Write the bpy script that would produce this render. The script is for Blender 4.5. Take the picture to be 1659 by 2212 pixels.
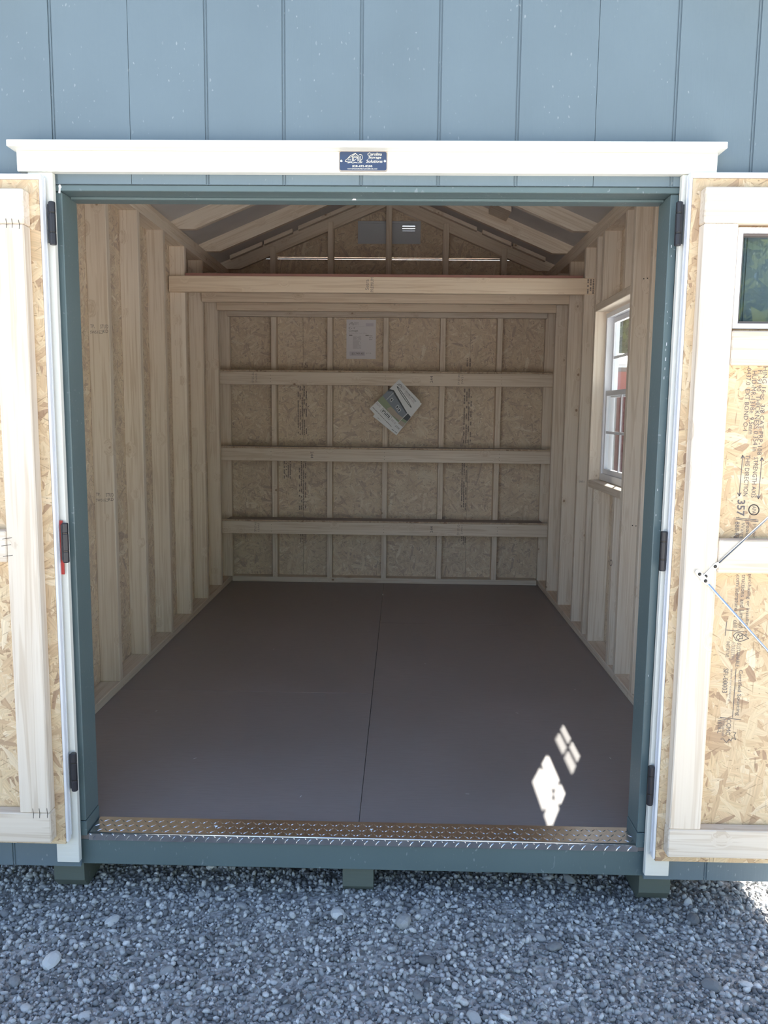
import bpy, math, random
import numpy as np
from mathutils import Vector, Matrix

random.seed(7); RNG = np.random.default_rng(11)
SC = bpy.context.scene
C = SC.collection
for _o in list(bpy.data.objects): bpy.data.objects.remove(_o, do_unlink=True)

# ------------------------------------------------------------------ camera
CAM_LOC = (0.11483, -2.17326, 1.24942)
YAW, PITCH, ROLL, FPX = 0.0207264, 0.1232847, -0.0103348, 1705.35
def _basis():
    cy, sy, cp, sp = math.cos(YAW), math.sin(YAW), math.cos(PITCH), math.sin(PITCH)
    f = Vector((-sy*cp, cy*cp, -sp)); r = Vector((cy, sy, 0)); d = f.cross(r)
    cr, sr = math.cos(ROLL), math.sin(ROLL)
    return r*cr + d*sr, d*cr - r*sr, f
_r, _d, _f = _basis()
cam = bpy.data.cameras.new('camera'); cam_o = bpy.data.objects.new('camera', cam); C.objects.link(cam_o)
m = Matrix.Identity(4)
for i in range(3):
    m[i][0] = _r[i]; m[i][1] = -_d[i]; m[i][2] = -_f[i]; m[i][3] = CAM_LOC[i]
cam_o.matrix_world = m
cam.sensor_fit = 'HORIZONTAL'; cam.sensor_width = 36.0; cam.lens = FPX/1659*36.0
cam.clip_start = 0.05; cam.clip_end = 300
SC.camera = cam_o

# ------------------------------------------------------------------ light
SUN_TO = Vector((0.385, 0.965, 1.0)).normalized()        # direction towards the sun
sun = bpy.data.lights.new('sun', 'SUN'); sun.energy = 13.5; sun.angle = math.radians(0.53); sun.color = (1.0, 0.95, 0.87)
sun_o = bpy.data.objects.new('sun', sun); C.objects.link(sun_o); sun_o.location = (4, 9, 12)
sun_o.rotation_euler = (-SUN_TO).to_track_quat('-Z', 'Y').to_euler()
W = bpy.data.worlds.new('sky'); SC.world = W; W.use_nodes = True
_nt = W.node_tree; _nt.nodes.clear()
_sky = _nt.nodes.new('ShaderNodeTexSky'); _sky.sky_type = 'NISHITA'; _sky.sun_disc = False
_sky.sun_elevation = math.asin(SUN_TO.z); _sky.sun_rotation = math.atan2(SUN_TO.x, SUN_TO.y)
_sky.air_density = 1.0; _sky.dust_density = 1.6; _sky.ozone_density = 1.0
_bg = _nt.nodes.new('ShaderNodeBackground'); _bg.inputs[1].default_value = 0.155
_ow = _nt.nodes.new('ShaderNodeOutputWorld')
_nt.links.new(_sky.outputs[0], _bg.inputs[0]); _nt.links.new(_bg.outputs[0], _ow.inputs[0])
SC.view_settings.view_transform = 'Standard'; SC.view_settings.look = 'None'
SC.view_settings.gamma = 1.0; SC.view_settings.use_curve_mapping = False
SC.view_settings.exposure = 1.58
SC.cycles.max_bounces = 16; SC.cycles.diffuse_bounces = 12; SC.cycles.transparent_max_bounces = 16

# ------------------------------------------------------------------ materials
class NT:
    def __init__(s, name):
        s.m = bpy.data.materials.new(name); s.m.use_nodes = True; s.t = s.m.node_tree; s.t.nodes.clear()
        s.out = s.n('ShaderNodeOutputMaterial')
    def n(s, typ, **kw):
        nd = s.t.nodes.new(typ)
        for k, v in kw.items(): setattr(nd, k, v)
        return nd
    def set(s, sock, v):
        if hasattr(v, 'is_output'): s.t.links.new(v, sock)
        elif v is not None: sock.default_value = v
    def math(s, op, a, b=None, c=None, clamp=False):
        nd = s.n('ShaderNodeMath', operation=op, use_clamp=clamp)
        s.set(nd.inputs[0], a); s.set(nd.inputs[1], b); s.set(nd.inputs[2], c); return nd.outputs[0]
    def vmath(s, op, a, b=None, scale=None):
        nd = s.n('ShaderNodeVectorMath', operation=op)
        s.set(nd.inputs[0], a); s.set(nd.inputs[1], b)
        if scale is not None: s.set(nd.inputs['Scale'], scale)
        return nd.outputs[0]
    def mapping(s, v, scale=(1,1,1), rot=(0,0,0), loc=(0,0,0)):
        nd = s.n('ShaderNodeMapping'); s.set(nd.inputs['Vector'], v)
        nd.inputs['Scale'].default_value = scale; nd.inputs['Rotation'].default_value = rot; nd.inputs['Location'].default_value = loc
        return nd.outputs[0]
    def noise(s, v, scale=1.0, detail=2.0, rough=0.5, dist=0.0):
        nd = s.n('ShaderNodeTexNoise'); s.set(nd.inputs['Vector'], v); nd.inputs['Scale'].default_value = scale
        nd.inputs['Detail'].default_value = detail; nd.inputs['Roughness'].default_value = rough; nd.inputs['Distortion'].default_value = dist
        return nd.outputs['Fac'], nd.outputs['Color']
    def voro(s, v, scale=1.0, dim='3D', rnd=1.0, feat='F1'):
        nd = s.n('ShaderNodeTexVoronoi', voronoi_dimensions=dim, feature=feat); s.set(nd.inputs['Vector'], v)
        nd.inputs['Scale'].default_value = scale; nd.inputs['Randomness'].default_value = rnd
        return nd
    def ramp(s, f, stops, interp='LINEAR'):
        nd = s.n('ShaderNodeValToRGB'); e = nd.color_ramp; e.interpolation = interp
        while len(e.elements) < len(stops): e.elements.new(0.5)
        for el, (p, c) in zip(e.elements, stops): el.position = p; el.color = (*c, 1) if len(c) == 3 else c
        s.set(nd.inputs[0], f); return nd.outputs[0]
    def mix(s, f, a, b, mode='MIX'):
        nd = s.n('ShaderNodeMix', data_type='RGBA', blend_type=mode)
        s.set(nd.inputs[0], f)
        for i, v in ((6, a), (7, b)):
            if isinstance(v, tuple) and len(v) == 3: v = (*v, 1)
            s.set(nd.inputs[i], v)
        return nd.outputs[2]
    def maprange(s, v, a, b, c, d):
        nd = s.n('ShaderNodeMapRange'); s.set(nd.inputs[0], v)
        for i, q in enumerate((a, b, c, d)): nd.inputs[i+1].default_value = q
        return nd.outputs[0]
    def obj(s): return s.n('ShaderNodeTexCoord').outputs['Object']
    def rand(s): return s.n('ShaderNodeObjectInfo').outputs['Random']
    def bump(s, h, strength=0.3, dist=0.002):
        nd = s.n('ShaderNodeBump'); s.set(nd.inputs['Height'], h); nd.inputs['Strength'].default_value = strength; nd.inputs['Distance'].default_value = dist
        return nd.outputs[0]
    def bsdf(s, color, rough=0.6, metal=0.0, normal=None, spec=0.5):
        nd = s.n('ShaderNodeBsdfPrincipled')
        if isinstance(color, tuple) and len(color) == 3: color = (*color, 1)
        s.set(nd.inputs['Base Color'], color); s.set(nd.inputs['Roughness'], rough); s.set(nd.inputs['Metallic'], metal)
        nd.inputs['Specular IOR Level'].default_value = spec
        if normal is not None: s.set(nd.inputs['Normal'], normal)
        s.t.links.new(nd.outputs[0], s.out.inputs[0]); return nd

def simple(name, col, rough=0.6, metal=0.0, spec=0.5):
    n = NT(name); n.bsdf(col, rough, metal, spec=spec); return n.m

def mat_wood(name, light, dark, knotc=(0.27, 0.15, 0.075), val=(0.92, 1.06)):
    n = NT(name); o = n.obj(); r = n.rand()
    off = n.n('ShaderNodeCombineXYZ'); n.set(off.inputs[0], n.math('MULTIPLY', r, 53.0)); n.set(off.inputs[1], n.math('MULTIPLY', r, 17.0)); n.set(off.inputs[2], n.math('MULTIPLY', r, 29.0))
    v = n.vmath('ADD', o, off.outputs[0])
    sx = n.n('ShaderNodeSeparateXYZ'); n.set(sx.inputs[0], v)
    kc = n.n('ShaderNodeCombineXYZ'); n.set(kc.inputs[0], n.math('MULTIPLY', sx.outputs[0], 9.0)); n.set(kc.inputs[1], n.math('MULTIPLY', sx.outputs[2], 11.0)); n.set(kc.inputs[2], n.math('MULTIPLY', sx.outputs[1], 1.5))
    kv = n.voro(kc.outputs[0], 1.0)
    sep = n.n('ShaderNodeSeparateColor'); n.set(sep.inputs[0], kv.outputs['Color'])
    mask = n.math('GREATER_THAN', sep.outputs[0], 0.64)
    jit, _ = n.noise(v, 90.0, 2.0)
    dist = n.math('ADD', kv.outputs['Distance'], n.math('MULTIPLY', n.math('SUBTRACT', jit, 0.5), 0.05))
    knot = n.math('MULTIPLY', n.maprange(dist, 0.05, 0.10, 1.0, 0.0), mask)
    halo = n.math('MULTIPLY', n.maprange(dist, 0.05, 0.38, 1.0, 0.0), mask)
    gv = n.mapping(v, (0.9, 30.0, 30.0))
    hv = n.n('ShaderNodeCombineXYZ'); n.set(hv.inputs[1], n.math('MULTIPLY', halo, 1.5)); n.set(hv.inputs[2], n.math('MULTIPLY', halo, 1.0))
    gv = n.vmath('ADD', gv, hv.outputs[0])
    g1, _ = n.noise(gv, 1.0, 3.0, 0.55, 0.35)
    g2, _ = n.noise(n.mapping(v, (1.6, 150.0, 150.0)), 1.0, 2.0)
    rings = n.math('SINE', n.math('MULTIPLY', g1, 34.0))
    g = n.math('ADD', n.math('MULTIPLY', n.maprange(rings, 0.1, 1.0, 0.0, 1.0), 0.42), n.math('MULTIPLY', g2, 0.42))
    g = n.math('ADD', g, n.math('MULTIPLY', n.math('SUBTRACT', g1, 0.5), 0.9), clamp=True)
    col = n.mix(g, light, dark)
    blot, _ = n.noise(n.mapping(v, (1.5, 5, 5)), 1.0, 2.0)
    col = n.mix(n.maprange(blot, 0.4, 0.8, 0.0, 0.35), col, tuple(c*k for c, k in zip(light, (0.96, 0.88, 0.80))))
    col = n.mix(n.math('MULTIPLY', halo, 0.35), col, dark)
    col = n.mix(n.math('MULTIPLY', knot, 0.8), col, knotc)
    vv = n.maprange(r, 0, 1, *val)
    hs = n.n('ShaderNodeHueSaturation'); n.set(hs.inputs['Color'], col); n.set(hs.inputs['Value'], vv)
    n.bsdf(hs.outputs[0], 0.62, normal=n.bump(g, 0.12, 0.001), spec=0.25); return n.m

def mat_osb(name, tint=(1, 1, 1), sat=1.0, lift=0.0):
    n = NT(name); o = n.obj(); r = n.rand()
    off = n.n('ShaderNodeCombineXYZ'); n.set(off.inputs[0], n.math('MULTIPLY', r, 31.0)); n.set(off.inputs[1], n.math('MULTIPLY', r, 47.0))
    v = n.vmath('ADD', o, off.outputs[0])
    _, nc = n.noise(v, 22.0, 2.0)
    v2 = n.vmath('ADD', v, n.vmath('SCALE', n.vmath('SUBTRACT', nc, (0.5, 0.5, 0.5)), scale=0.011))
    cur = None
    for i, (ang, sc) in enumerate([(0.2, (11, 50, 1)), (0.95, (13, 62, 1)), (1.75, (12, 55, 1)), (2.5, (15, 66, 1)), (1.35, (30, 130, 1)), (2.95, (28, 120, 1))]):
        rv = n.mapping(v2, (1, 1, 1), (0, 0, ang), (i*3.7, i*1.9, 0))
        vo = n.voro(n.mapping(rv, sc), 1.0, '2D')
        sp = n.n('ShaderNodeSeparateColor'); n.set(sp.inputs[0], vo.outputs['Color'])
        h = sp.outputs[0] if i < 4 else n.math('SUBTRACT', sp.outputs[0], 0.08)
        gr, _ = n.noise(n.mapping(rv, (9, 210, 1)), 1.0, 1.0)
        if cur is None: cur = [h, sp.outputs[1], gr]
        else:
            mk = n.math('GREATER_THAN', h, cur[0])
            mixf = lambda a, b: n.math('ADD', n.math('MULTIPLY', a, n.math('SUBTRACT', 1.0, mk)), n.math('MULTIPLY', b, mk))
            cur = [n.math('MAXIMUM', h, cur[0]), mixf(cur[1], sp.outputs[1]), mixf(cur[2], gr)]
    base = n.ramp(cur[1], [(0.0, (0.34+lift, 0.20+lift, 0.10+lift)), (0.12, (0.52+lift*0.4, 0.35+lift*0.4, 0.19+lift*0.5)), (0.35, (0.66, 0.49, 0.29)), (0.6, (0.71, 0.56, 0.36)), (0.85, (0.62, 0.44, 0.26)), (1.0, (0.77, 0.64, 0.45))])
    g = n.maprange(cur[2], 0.3, 0.75, 0.86, 1.08)
    gc = n.n('ShaderNodeCombineXYZ')
    for k in range(3): n.set(gc.inputs[k], n.math('MULTIPLY', g, tint[k]))
    col = n.mix(1.0, base, gc.outputs[0], 'MULTIPLY')
    s1, _ = n.noise(n.mapping(v, (1, 2.2, 1)), 75.0, 1.0)
    col = n.mix(n.maprange(s1, 0.70, 0.76, 0.0, 0.6), col, (0.16, 0.09, 0.045))
    for ang in (0.5, 1.6, 2.6):
        s3, _ = n.noise(n.mapping(n.mapping(v, (1, 1, 1), (0, 0, ang), (ang, 0, 0)), (18, 190, 1)), 1.0, 0.0)
        col = n.mix(n.maprange(s3, 0.74, 0.80, 0.0, 0.5), col, (0.20, 0.115, 0.06))
    s2, _ = n.noise(v, 6.0, 2.0)
    col = n.mix(n.maprange(s2, 0.45, 0.75, 0.0, 0.25), col, (0.50, 0.36, 0.23))
    hs = n.n('ShaderNodeHueSaturation'); n.set(hs.inputs['Color'], col); hs.inputs['Saturation'].default_value = sat
    n.bsdf(hs.outputs[0], 0.6, normal=n.bump(cur[0], 0.35, 0.0015), spec=0.3); return n.m

def mat_paint(name, col, rough=0.5, grain=(70, 70, 5), bs=0.25, speck=0.0, speckc=(0.55, 0.58, 0.6), var=0.06):
    n = NT(name); o = n.obj()
    g, _ = n.noise(n.mapping(o, grain), 1.0, 3.0, 0.6)
    b, _ = n.noise(o, 3.0, 2.0)
    c = n.mix(n.maprange(b, 0.3, 0.7, 0, 1), tuple(x*(1-var) for x in col), tuple(min(1, x*(1+var)) for x in col))
    if speck:
        s, _ = n.noise(n.mapping(o, (1, 1, 0.55)), 140.0, 0.0); p, _ = n.noise(o, 5.0, 2.0)
        c = n.mix(n.math('MULTIPLY', n.maprange(s, 0.76, 0.80, 0, speck), n.maprange(p, 0.48, 0.60, 0, 1)), c, speckc)
    n.bsdf(c, rough, normal=n.bump(g, bs, 0.002)); return n.m

def mat_glass(name, refl=1.0, tint=(0.93, 0.95, 0.95)):
    n = NT(name); tr = n.n('ShaderNodeBsdfTransparent'); tr.inputs[0].default_value = (*tint, 1)
    gl = n.n('ShaderNodeBsdfGlossy'); gl.inputs['Roughness'].default_value = 0.0
    fr = n.n('ShaderNodeLayerWeight'); fr.inputs[0].default_value = 0.5      # Schlick reflectance, same from both sides
    mx = n.n('ShaderNodeMixShader'); n.set(mx.inputs[0], n.math('MULTIPLY_ADD', n.math('POWER', fr.outputs['Facing'], 5.0), 0.955, 0.045*refl))
    n.t.links.new(tr.outputs[0], mx.inputs[1]); n.t.links.new(gl.outputs[0], mx.inputs[2]); n.t.links.new(mx.outputs[0], n.out.inputs[0])
    return n.m

def mat_screen():
    n = NT('insect_screen'); tr = n.n('ShaderNodeBsdfTransparent'); df = n.n('ShaderNodeBsdfDiffuse'); df.inputs[0].default_value = (0.16, 0.16, 0.17, 1)
    mx = n.n('ShaderNodeMixShader'); mx.inputs[0].default_value = 0.42
    n.t.links.new(tr.outputs[0], mx.inputs[1]); n.t.links.new(df.outputs[0], mx.inputs[2]); n.t.links.new(mx.outputs[0], n.out.inputs[0])
    return n.m

def mat_gravel():
    n = NT('gravel_stone'); isl = n.n('ShaderNodeNewGeometry').outputs['Random Per Island']; r = n.rand()
    f = n.math('FRACT', n.math('ADD', isl, n.math('MULTIPLY', r, 7.3)))
    c = n.ramp(f, [(0, (0.13, 0.13, 0.135)), (0.22, (0.27, 0.27, 0.27)), (0.45, (0.42, 0.415, 0.41)), (0.72, (0.56, 0.555, 0.54)), (0.92, (0.72, 0.71, 0.69)), (1.0, (0.80, 0.78, 0.75))])
    g, _ = n.noise(n.mapping(n.obj(), (60, 160, 110)), 1.0, 2.0)
    c = n.mix(n.maprange(g, 0.4, 0.75, 0.0, 0.45), c, (0.20, 0.205, 0.215))
    n.bsdf(c, 0.75, spec=0.3); return n.m

def mat_ground():
    n = NT('gravel_ground'); o = n.obj()
    a = n.voro(o, 75.0); b = n.voro(o, 38.0)
    sp = n.n('ShaderNodeSeparateColor'); n.set(sp.inputs[0], a.outputs['Color'])
    c = n.ramp(sp.outputs[0], [(0, (0.16, 0.16, 0.16)), (0.4, (0.42, 0.415, 0.405)), (1, (0.62, 0.61, 0.59))])
    p, _ = n.noise(o, 1.3, 3.0)
    c = n.mix(n.maprange(p, 0.35, 0.7, 0.0, 0.4), c, (0.40, 0.385, 0.36))
    h = n.math('ADD', a.outputs['Distance'], b.outputs['Distance'])
    n.bsdf(c, 0.85, normal=n.bump(h, 0.6, 0.01), spec=0.2); return n.m

def mat_floor():
    n = NT('brown_floor_sheet'); o = n.obj()
    a, _ = n.noise(o, 1.6, 4.0); b, _ = n.noise(n.mapping(o, (14, 160, 1)), 1.0, 2.0); s, _ = n.noise(o, 210.0, 1.0)
    c = n.mix(n.maprange(a, 0.3, 0.7, 0, 1), (0.275, 0.240, 0.233), (0.325, 0.285, 0.277))
    c = n.mix(n.maprange(b, 0.4, 0.7, 0, 0.35), c, (0.245, 0.212, 0.205))
    c = n.mix(n.maprange(s, 0.80, 0.83, 0, 0.6), c, (0.4, 0.37, 0.34))
    n.bsdf(c, n.maprange(a, 0.3, 0.7, 0.40, 0.55), normal=n.bump(b, 0.08, 0.001)); return n.m

def mat_leaf(name, c0, c1):
    n = NT(name); isl = n.n('ShaderNodeNewGeometry').outputs['Random Per Island']
    c = n.mix(isl, c0, c1); d = n.n('ShaderNodeBsdfDiffuse'); t = n.n('ShaderNodeBsdfTranslucent')
    n.set(d.inputs[0], c); n.set(t.inputs[0], c); mx = n.n('ShaderNodeMixShader'); mx.inputs[0].default_value = 0.35
    n.t.links.new(d.outputs[0], mx.inputs[1]); n.t.links.new(t.outputs[0], mx.inputs[2]); n.t.links.new(mx.outputs[0], n.out.inputs[0])
    return n.m

def mat_plate():
    n = NT('diamond_plate_aluminium'); o = n.obj(); a, _ = n.noise(o, 60.0, 3.0)
    n.bsdf((0.80, 0.80, 0.81), n.maprange(a, 0.3, 0.7, 0.14, 0.26), 1.0, normal=n.bump(a, 0.10, 0.002)); return n.m

LUM = mat_wood('framing_lumber', (0.82, 0.735, 0.63), (0.585, 0.47, 0.355))
LUMD = LUM
LUMW = mat_wood('beam_lumber', (0.83, 0.705, 0.555), (0.62, 0.475, 0.335))
OSB = mat_osb('osb_sheathing', (1.04, 1.04, 1.04), 0.95, 0.06)
OSBW = mat_osb('osb_wall_sheathing', (1.08, 1.10, 1.14), 0.70, 0.14)
PLY = mat_osb('osb_edge', (0.8, 0.75, 0.7), 0.7)
SIDE = mat_paint('slate_blue_siding', (0.140, 0.188, 0.220), 0.52, (60, 60, 4), 0.45, 0.28)
BLUE = mat_paint('slate_blue_paint', (0.112, 0.158, 0.166), 0.42, (60, 60, 8), 0.2, 0.25)
WHITE = mat_paint('cream_white_trim', (0.78, 0.77, 0.70), 0.45, (8, 60, 120), 0.35, var=0.02)
WHITEV = mat_paint('cream_white_trim_vertical', (0.78, 0.77, 0.71), 0.45, (120, 60, 6), 0.4, var=0.02)
PVC = simple('white_vinyl', (0.78, 0.79, 0.83), 0.35)
BLACK = simple('black_hinge', (0.022, 0.022, 0.028), 0.38)
BLACKH = simple('dark_steel', (0.05, 0.045, 0.04), 0.35, 0.6)
STEEL = simple('zinc_steel', (0.78, 0.79, 0.80), 0.22, 1.0)
PLATE = mat_plate(); FLOORM = mat_floor()
GLASS = mat_glass('window_glass'); SCREEN = mat_screen()
INK = simple('grey_ink', (0.17, 0.15, 0.15), 0.8, spec=0.1)
INKF = simple('faded_ink', (0.30, 0.25, 0.22), 0.8, spec=0.1)
PAPER = simple('white_paper', (0.74, 0.72, 0.74), 0.7, spec=0.2)
PAPER2 = simple('glossy_paper', (0.74, 0.76, 0.77), 0.5, spec=0.3)
FOIL = mat_paint('grey_roof_deck', (0.58, 0.565, 0.56), 0.6, (5, 90, 90), 0.15, var=0.10)
SKIDM = mat_paint('treated_green_lumber', (0.125, 0.150, 0.130), 0.7, (6, 60, 60), 0.4, 0.4, (0.5, 0.5, 0.48), var=0.15)
REDM = simple('red_plastic', (0.45, 0.035, 0.025), 0.5)
LOFTEDGE = simple('red_brown_panel_edge', (0.33, 0.16, 0.13), 0.7)
GRAVEL = mat_gravel(); GROUND = mat_ground()
ROOF = mat_paint('grey_shingle', (0.10, 0.10, 0.105), 0.9, (30, 30, 30), 0.5, var=0.2)
DARKCAULK = simple('dark_gap', (0.03, 0.03, 0.035), 0.7)

# ------------------------------------------------------------------ helpers
LOC = {}
def link(o, parent=None, world=None):
    C.objects.link(o)
    if parent is not None: o.parent = parent
    return o
def wloc(p): return LOC.get(p.name, Vector((0, 0, 0))) if p is not None else Vector((0, 0, 0))
def empty(name, loc=(0, 0, 0), parent=None):
    o = bpy.data.objects.new(name, None); o.empty_display_size = 0.05; C.objects.link(o)
    o.location = Vector(loc) - wloc(parent)
    if parent: o.parent = parent
    LOC[o.name] = Vector(loc); return o
def tag(o, label=None, cat=None, group=None, kind=None):
    if label: o['label'] = label
    if cat: o['category'] = cat
    if group: o['group'] = group
    if kind: o['kind'] = kind
    return o
def thing(name, loc, label, cat, group=None): return tag(empty(name, loc), label, cat, group)
def struct(name, loc, label, cat): return tag(empty(name, loc), label, cat, kind='structure')
def mk(name, me, mat, parent=None, loc=(0, 0, 0), rot=None, smooth=False):
    """one mesh object; loc is in world space, rot a 3x3 matrix"""
    if mat is not None and not me.materials: me.materials.append(mat)
    o = bpy.data.objects.new(name, me); C.objects.link(o)
    o.location = Vector(loc) - wloc(parent)
    if rot is not None: o.rotation_euler = rot.to_euler()
    if parent is not None: o.parent = parent
    LOC[o.name] = Vector(loc)
    if smooth:
        for p in me.polygons: p.use_smooth = True
    return o
def mesh(name, V, F):
    me = bpy.data.meshes.new(name); me.from_pydata([tuple(v) for v in V], [], F); me.update(); return me
_cb = {}
def cbox(dx, dy, dz, c, mat):
    key = (round(dx, 4), round(dy, 4), round(dz, 4), c, mat.name)
    if key in _cb: return _cb[key]
    c = min(c, dx*0.3, dy*0.3, dz*0.3); h = (dx/2, dy/2, dz/2); V = []; idx = {}
    for sx in (-1, 1):
        for sy in (-1, 1):
            for sz in (-1, 1):
                s = (sx, sy, sz)
                for a in range(3):
                    p = [s[k]*(h[k] - (0 if k == a else c)) for k in range(3)]
                    idx[(s, a)] = len(V); V.append(p)
    F = []
    def add(f, nrm):
        a, b, d = (Vector(V[i]) for i in f[:3])
        if (b-a).cross(d-a).dot(nrm) < 0: f = f[::-1]
        F.append(f)
    for a in range(3):
        b, d = [k for k in range(3) if k != a]
        for s in (-1, 1):
            q = []
            for t, u in ((-1, -1), (1, -1), (1, 1), (-1, 1)):
                k = [0, 0, 0]; k[a] = s; k[b] = t; k[d] = u; q.append(idx[(tuple(k), a)])
            n = Vector((0, 0, 0)); n[a] = s; add(q, n)
        for t in (-1, 1):
            for u in (-1, 1):     # edge along axis a, between faces b and d
                k0 = [0, 0, 0]; k0[b] = t; k0[d] = u; k1 = list(k0); k0[a] = -1; k1[a] = 1
                n = Vector((0, 0, 0)); n[b] = t; n[d] = u
                add([idx[(tuple(k0), b)], idx[(tuple(k1), b)], idx[(tuple(k1), d)], idx[(tuple(k0), d)]], n)
    for sx in (-1, 1):
        for sy in (-1, 1):
            for sz in (-1, 1):
                s = (sx, sy, sz); add([idx[(s, 0)], idx[(s, 1)], idx[(s, 2)]], Vector(s))
    me = mesh('cbox', V, F); me.materials.append(mat); _cb[key] = me; return me
RX = Matrix.Identity(3)
RY = Matrix.Rotation(math.pi/2, 3, 'Z')
RZ = Matrix.Rotation(-math.pi/2, 3, 'Y')
PFY = Matrix.Rotation(math.pi/2, 3, 'X')                # panel: local XY -> world XZ
PFX = Matrix(((0, 0, 1), (1, 0, 0), (0, 1, 0)))          # panel: local XY -> world YZ
def board(name, lo, hi, axis, mat, parent=None, c=0.0022):
    lo, hi = Vector(lo), Vector(hi); d = hi-lo; ctr = (lo+hi)/2
    if axis == 'x': return mk(name, cbox(d.x, d.y, d.z, c, mat), mat, parent, ctr)
    if axis == 'y': return mk(name, cbox(d.y, d.x, d.z, c, mat), mat, parent, ctr, RY)
    return mk(name, cbox(d.z, d.y, d.x, c, mat), mat, parent, ctr, RZ)
def panel(name, lo, hi, mat, parent=None, c=0.0006):
    lo, hi = Vector(lo), Vector(hi); d = hi-lo; ctr = (lo+hi)/2
    a = min(range(3), key=lambda k: d[k])
    if a == 2: return mk(name, cbox(d.x, d.y, d.z, c, mat), mat, parent, ctr)
    if a == 1: return mk(name, cbox(d.x, d.z, d.y, c, mat), mat, parent, ctr, PFY)
    return mk(name, cbox(d.y, d.z, d.x, c, mat), mat, parent, ctr, PFX)
def prism_me(pts, t):
    """polygon pts in local XZ extruded t along local Y"""
    n = len(pts); V = [(x, -t/2, z) for x, z in pts] + [(x, t/2, z) for x, z in pts]
    ar = sum(pts[i][0]*pts[(i+1) % n][1] - pts[(i+1) % n][0]*pts[i][1] for i in range(n))
    F = [list(range(n)), list(range(2*n-1, n-1, -1))] + [[i, i+n, (i+1) % n + n, (i+1) % n] for i in range(n)]
    if ar < 0: F = [f[::-1] for f in F]
    return mesh('prism', V, F)
def prism(name, pts, y0, y1, mat, parent=None, ang=0.0):
    """polygon in world XZ between y0 and y1; grain runs along direction ang (rotation about Y)"""
    cx = sum(p[0] for p in pts)/len(pts); cz = sum(p[1] for p in pts)/len(pts)
    ca, sa = math.cos(ang), math.sin(ang)
    lp = [((x-cx)*ca + (z-cz)*sa, -(x-cx)*sa + (z-cz)*ca) for x, z in pts]
    return mk(name, prism_me(lp, abs(y1-y0)), mat, parent, (cx, (y0+y1)/2, cz), Matrix.Rotation(-ang, 3, 'Y'))
def polypanel(name, pts, y0, y1, mat, parent=None):
    """sheet with a polygon outline in world XZ; texture runs in the plane of the sheet"""
    cx = sum(p[0] for p in pts)/len(pts); cz = sum(p[1] for p in pts)/len(pts); n = len(pts); t = abs(y1-y0)/2
    lp = [(x-cx, z-cz) for x, z in pts]
    if sum(lp[i][0]*lp[(i+1) % n][1] - lp[(i+1) % n][0]*lp[i][1] for i in range(n)) < 0: lp = lp[::-1]
    V = [(x, y, -t) for x, y in lp] + [(x, y, t) for x, y in lp]
    F = [list(range(n))[::-1], list(range(n, 2*n))] + [[i, (i+1) % n, (i+1) % n+n, i+n] for i in range(n)]
    return mk(name, mesh('sheet', V, F), mat, parent, (cx, (y0+y1)/2, cz), PFY)
def join(parts):
    V, F = [], []
    for v, f in parts:
        b = len(V); V += [tuple(q) for q in v]; F += [[i+b for i in g] for g in f]
    return mesh('joined', V, F)
def bxg(lo, hi):
    x0, y0, z0 = lo; x1, y1, z1 = hi
    V = [(x0, y0, z0), (x1, y0, z0), (x1, y1, z0), (x0, y1, z0), (x0, y0, z1), (x1, y0, z1), (x1, y1, z1), (x0, y1, z1)]
    return V, [[0, 3, 2, 1], [4, 5, 6, 7], [0, 1, 5, 4], [1, 2, 6, 5], [2, 3, 7, 6], [3, 0, 4, 7]]
def tubeg(pts, r, seg=10, cap=True):
    V, F = [], []; P = [Vector(p) for p in pts]; rr = r if isinstance(r, (list, tuple)) else [r]*len(P)
    for i, p in enumerate(P):
        t = (P[min(i+1, len(P)-1)] - P[max(i-1, 0)]).normalized()
        u = t.orthogonal().normalized() if i == 0 else (u - t*u.dot(t)).normalized()
        w = t.cross(u)
        for k in range(seg):
            a = 2*math.pi*k/seg; V.append(p + (u*math.cos(a) + w*math.sin(a))*rr[i])
    for i in range(len(P)-1):
        for k in range(seg):
            a, b = i*seg+k, i*seg+(k+1) % seg; F.append([a, b, b+seg, a+seg])
    if cap: F += [list(range(seg))[::-1], list(range(len(V)-seg, len(V)))]
    return V, F
def text_me(s, bold=0.0):
    cu = bpy.data.curves.new('t', 'FONT'); cu.body = s; cu.resolution_u = 2; cu.offset = bold
    o = bpy.data.objects.new('t', cu); C.objects.link(o)
    dg = bpy.context.evaluated_depsgraph_get(); me = bpy.data.meshes.new_from_object(o.evaluated_get(dg))
    bpy.data.objects.remove(o); bpy.data.curves.remove(cu); me.materials.clear(); return me
def text(name, s, ctr, right, up, w, h, mat, parent, bold=0.0, shear=0.0):
    """flat print fitted to w x h, centred on ctr"""
    me = text_me(s, bold); n = len(me.vertices); co = np.empty(n*3); me.vertices.foreach_get('co', co); co = co.reshape(-1, 3)
    lo, hi = co.min(0), co.max(0); s0 = w/max(hi[0]-lo[0], 1e-6); s1 = h/max(hi[1]-lo[1], 1e-6)
    co[:, 0] = (co[:, 0] - (lo[0]+hi[0])/2)*s0; co[:, 1] = (co[:, 1] - (lo[1]+hi[1])/2)*s1; co[:, 2] = 0
    co[:, 0] += shear*co[:, 1]
    me.vertices.foreach_set('co', co.ravel()); me.update()
    r, u = Vector(right).normalized(), Vector(up).normalized(); nn = r.cross(u)
    return mk(name, me, mat, parent, ctr, Matrix((r, u, nn)).transposed())
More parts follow.
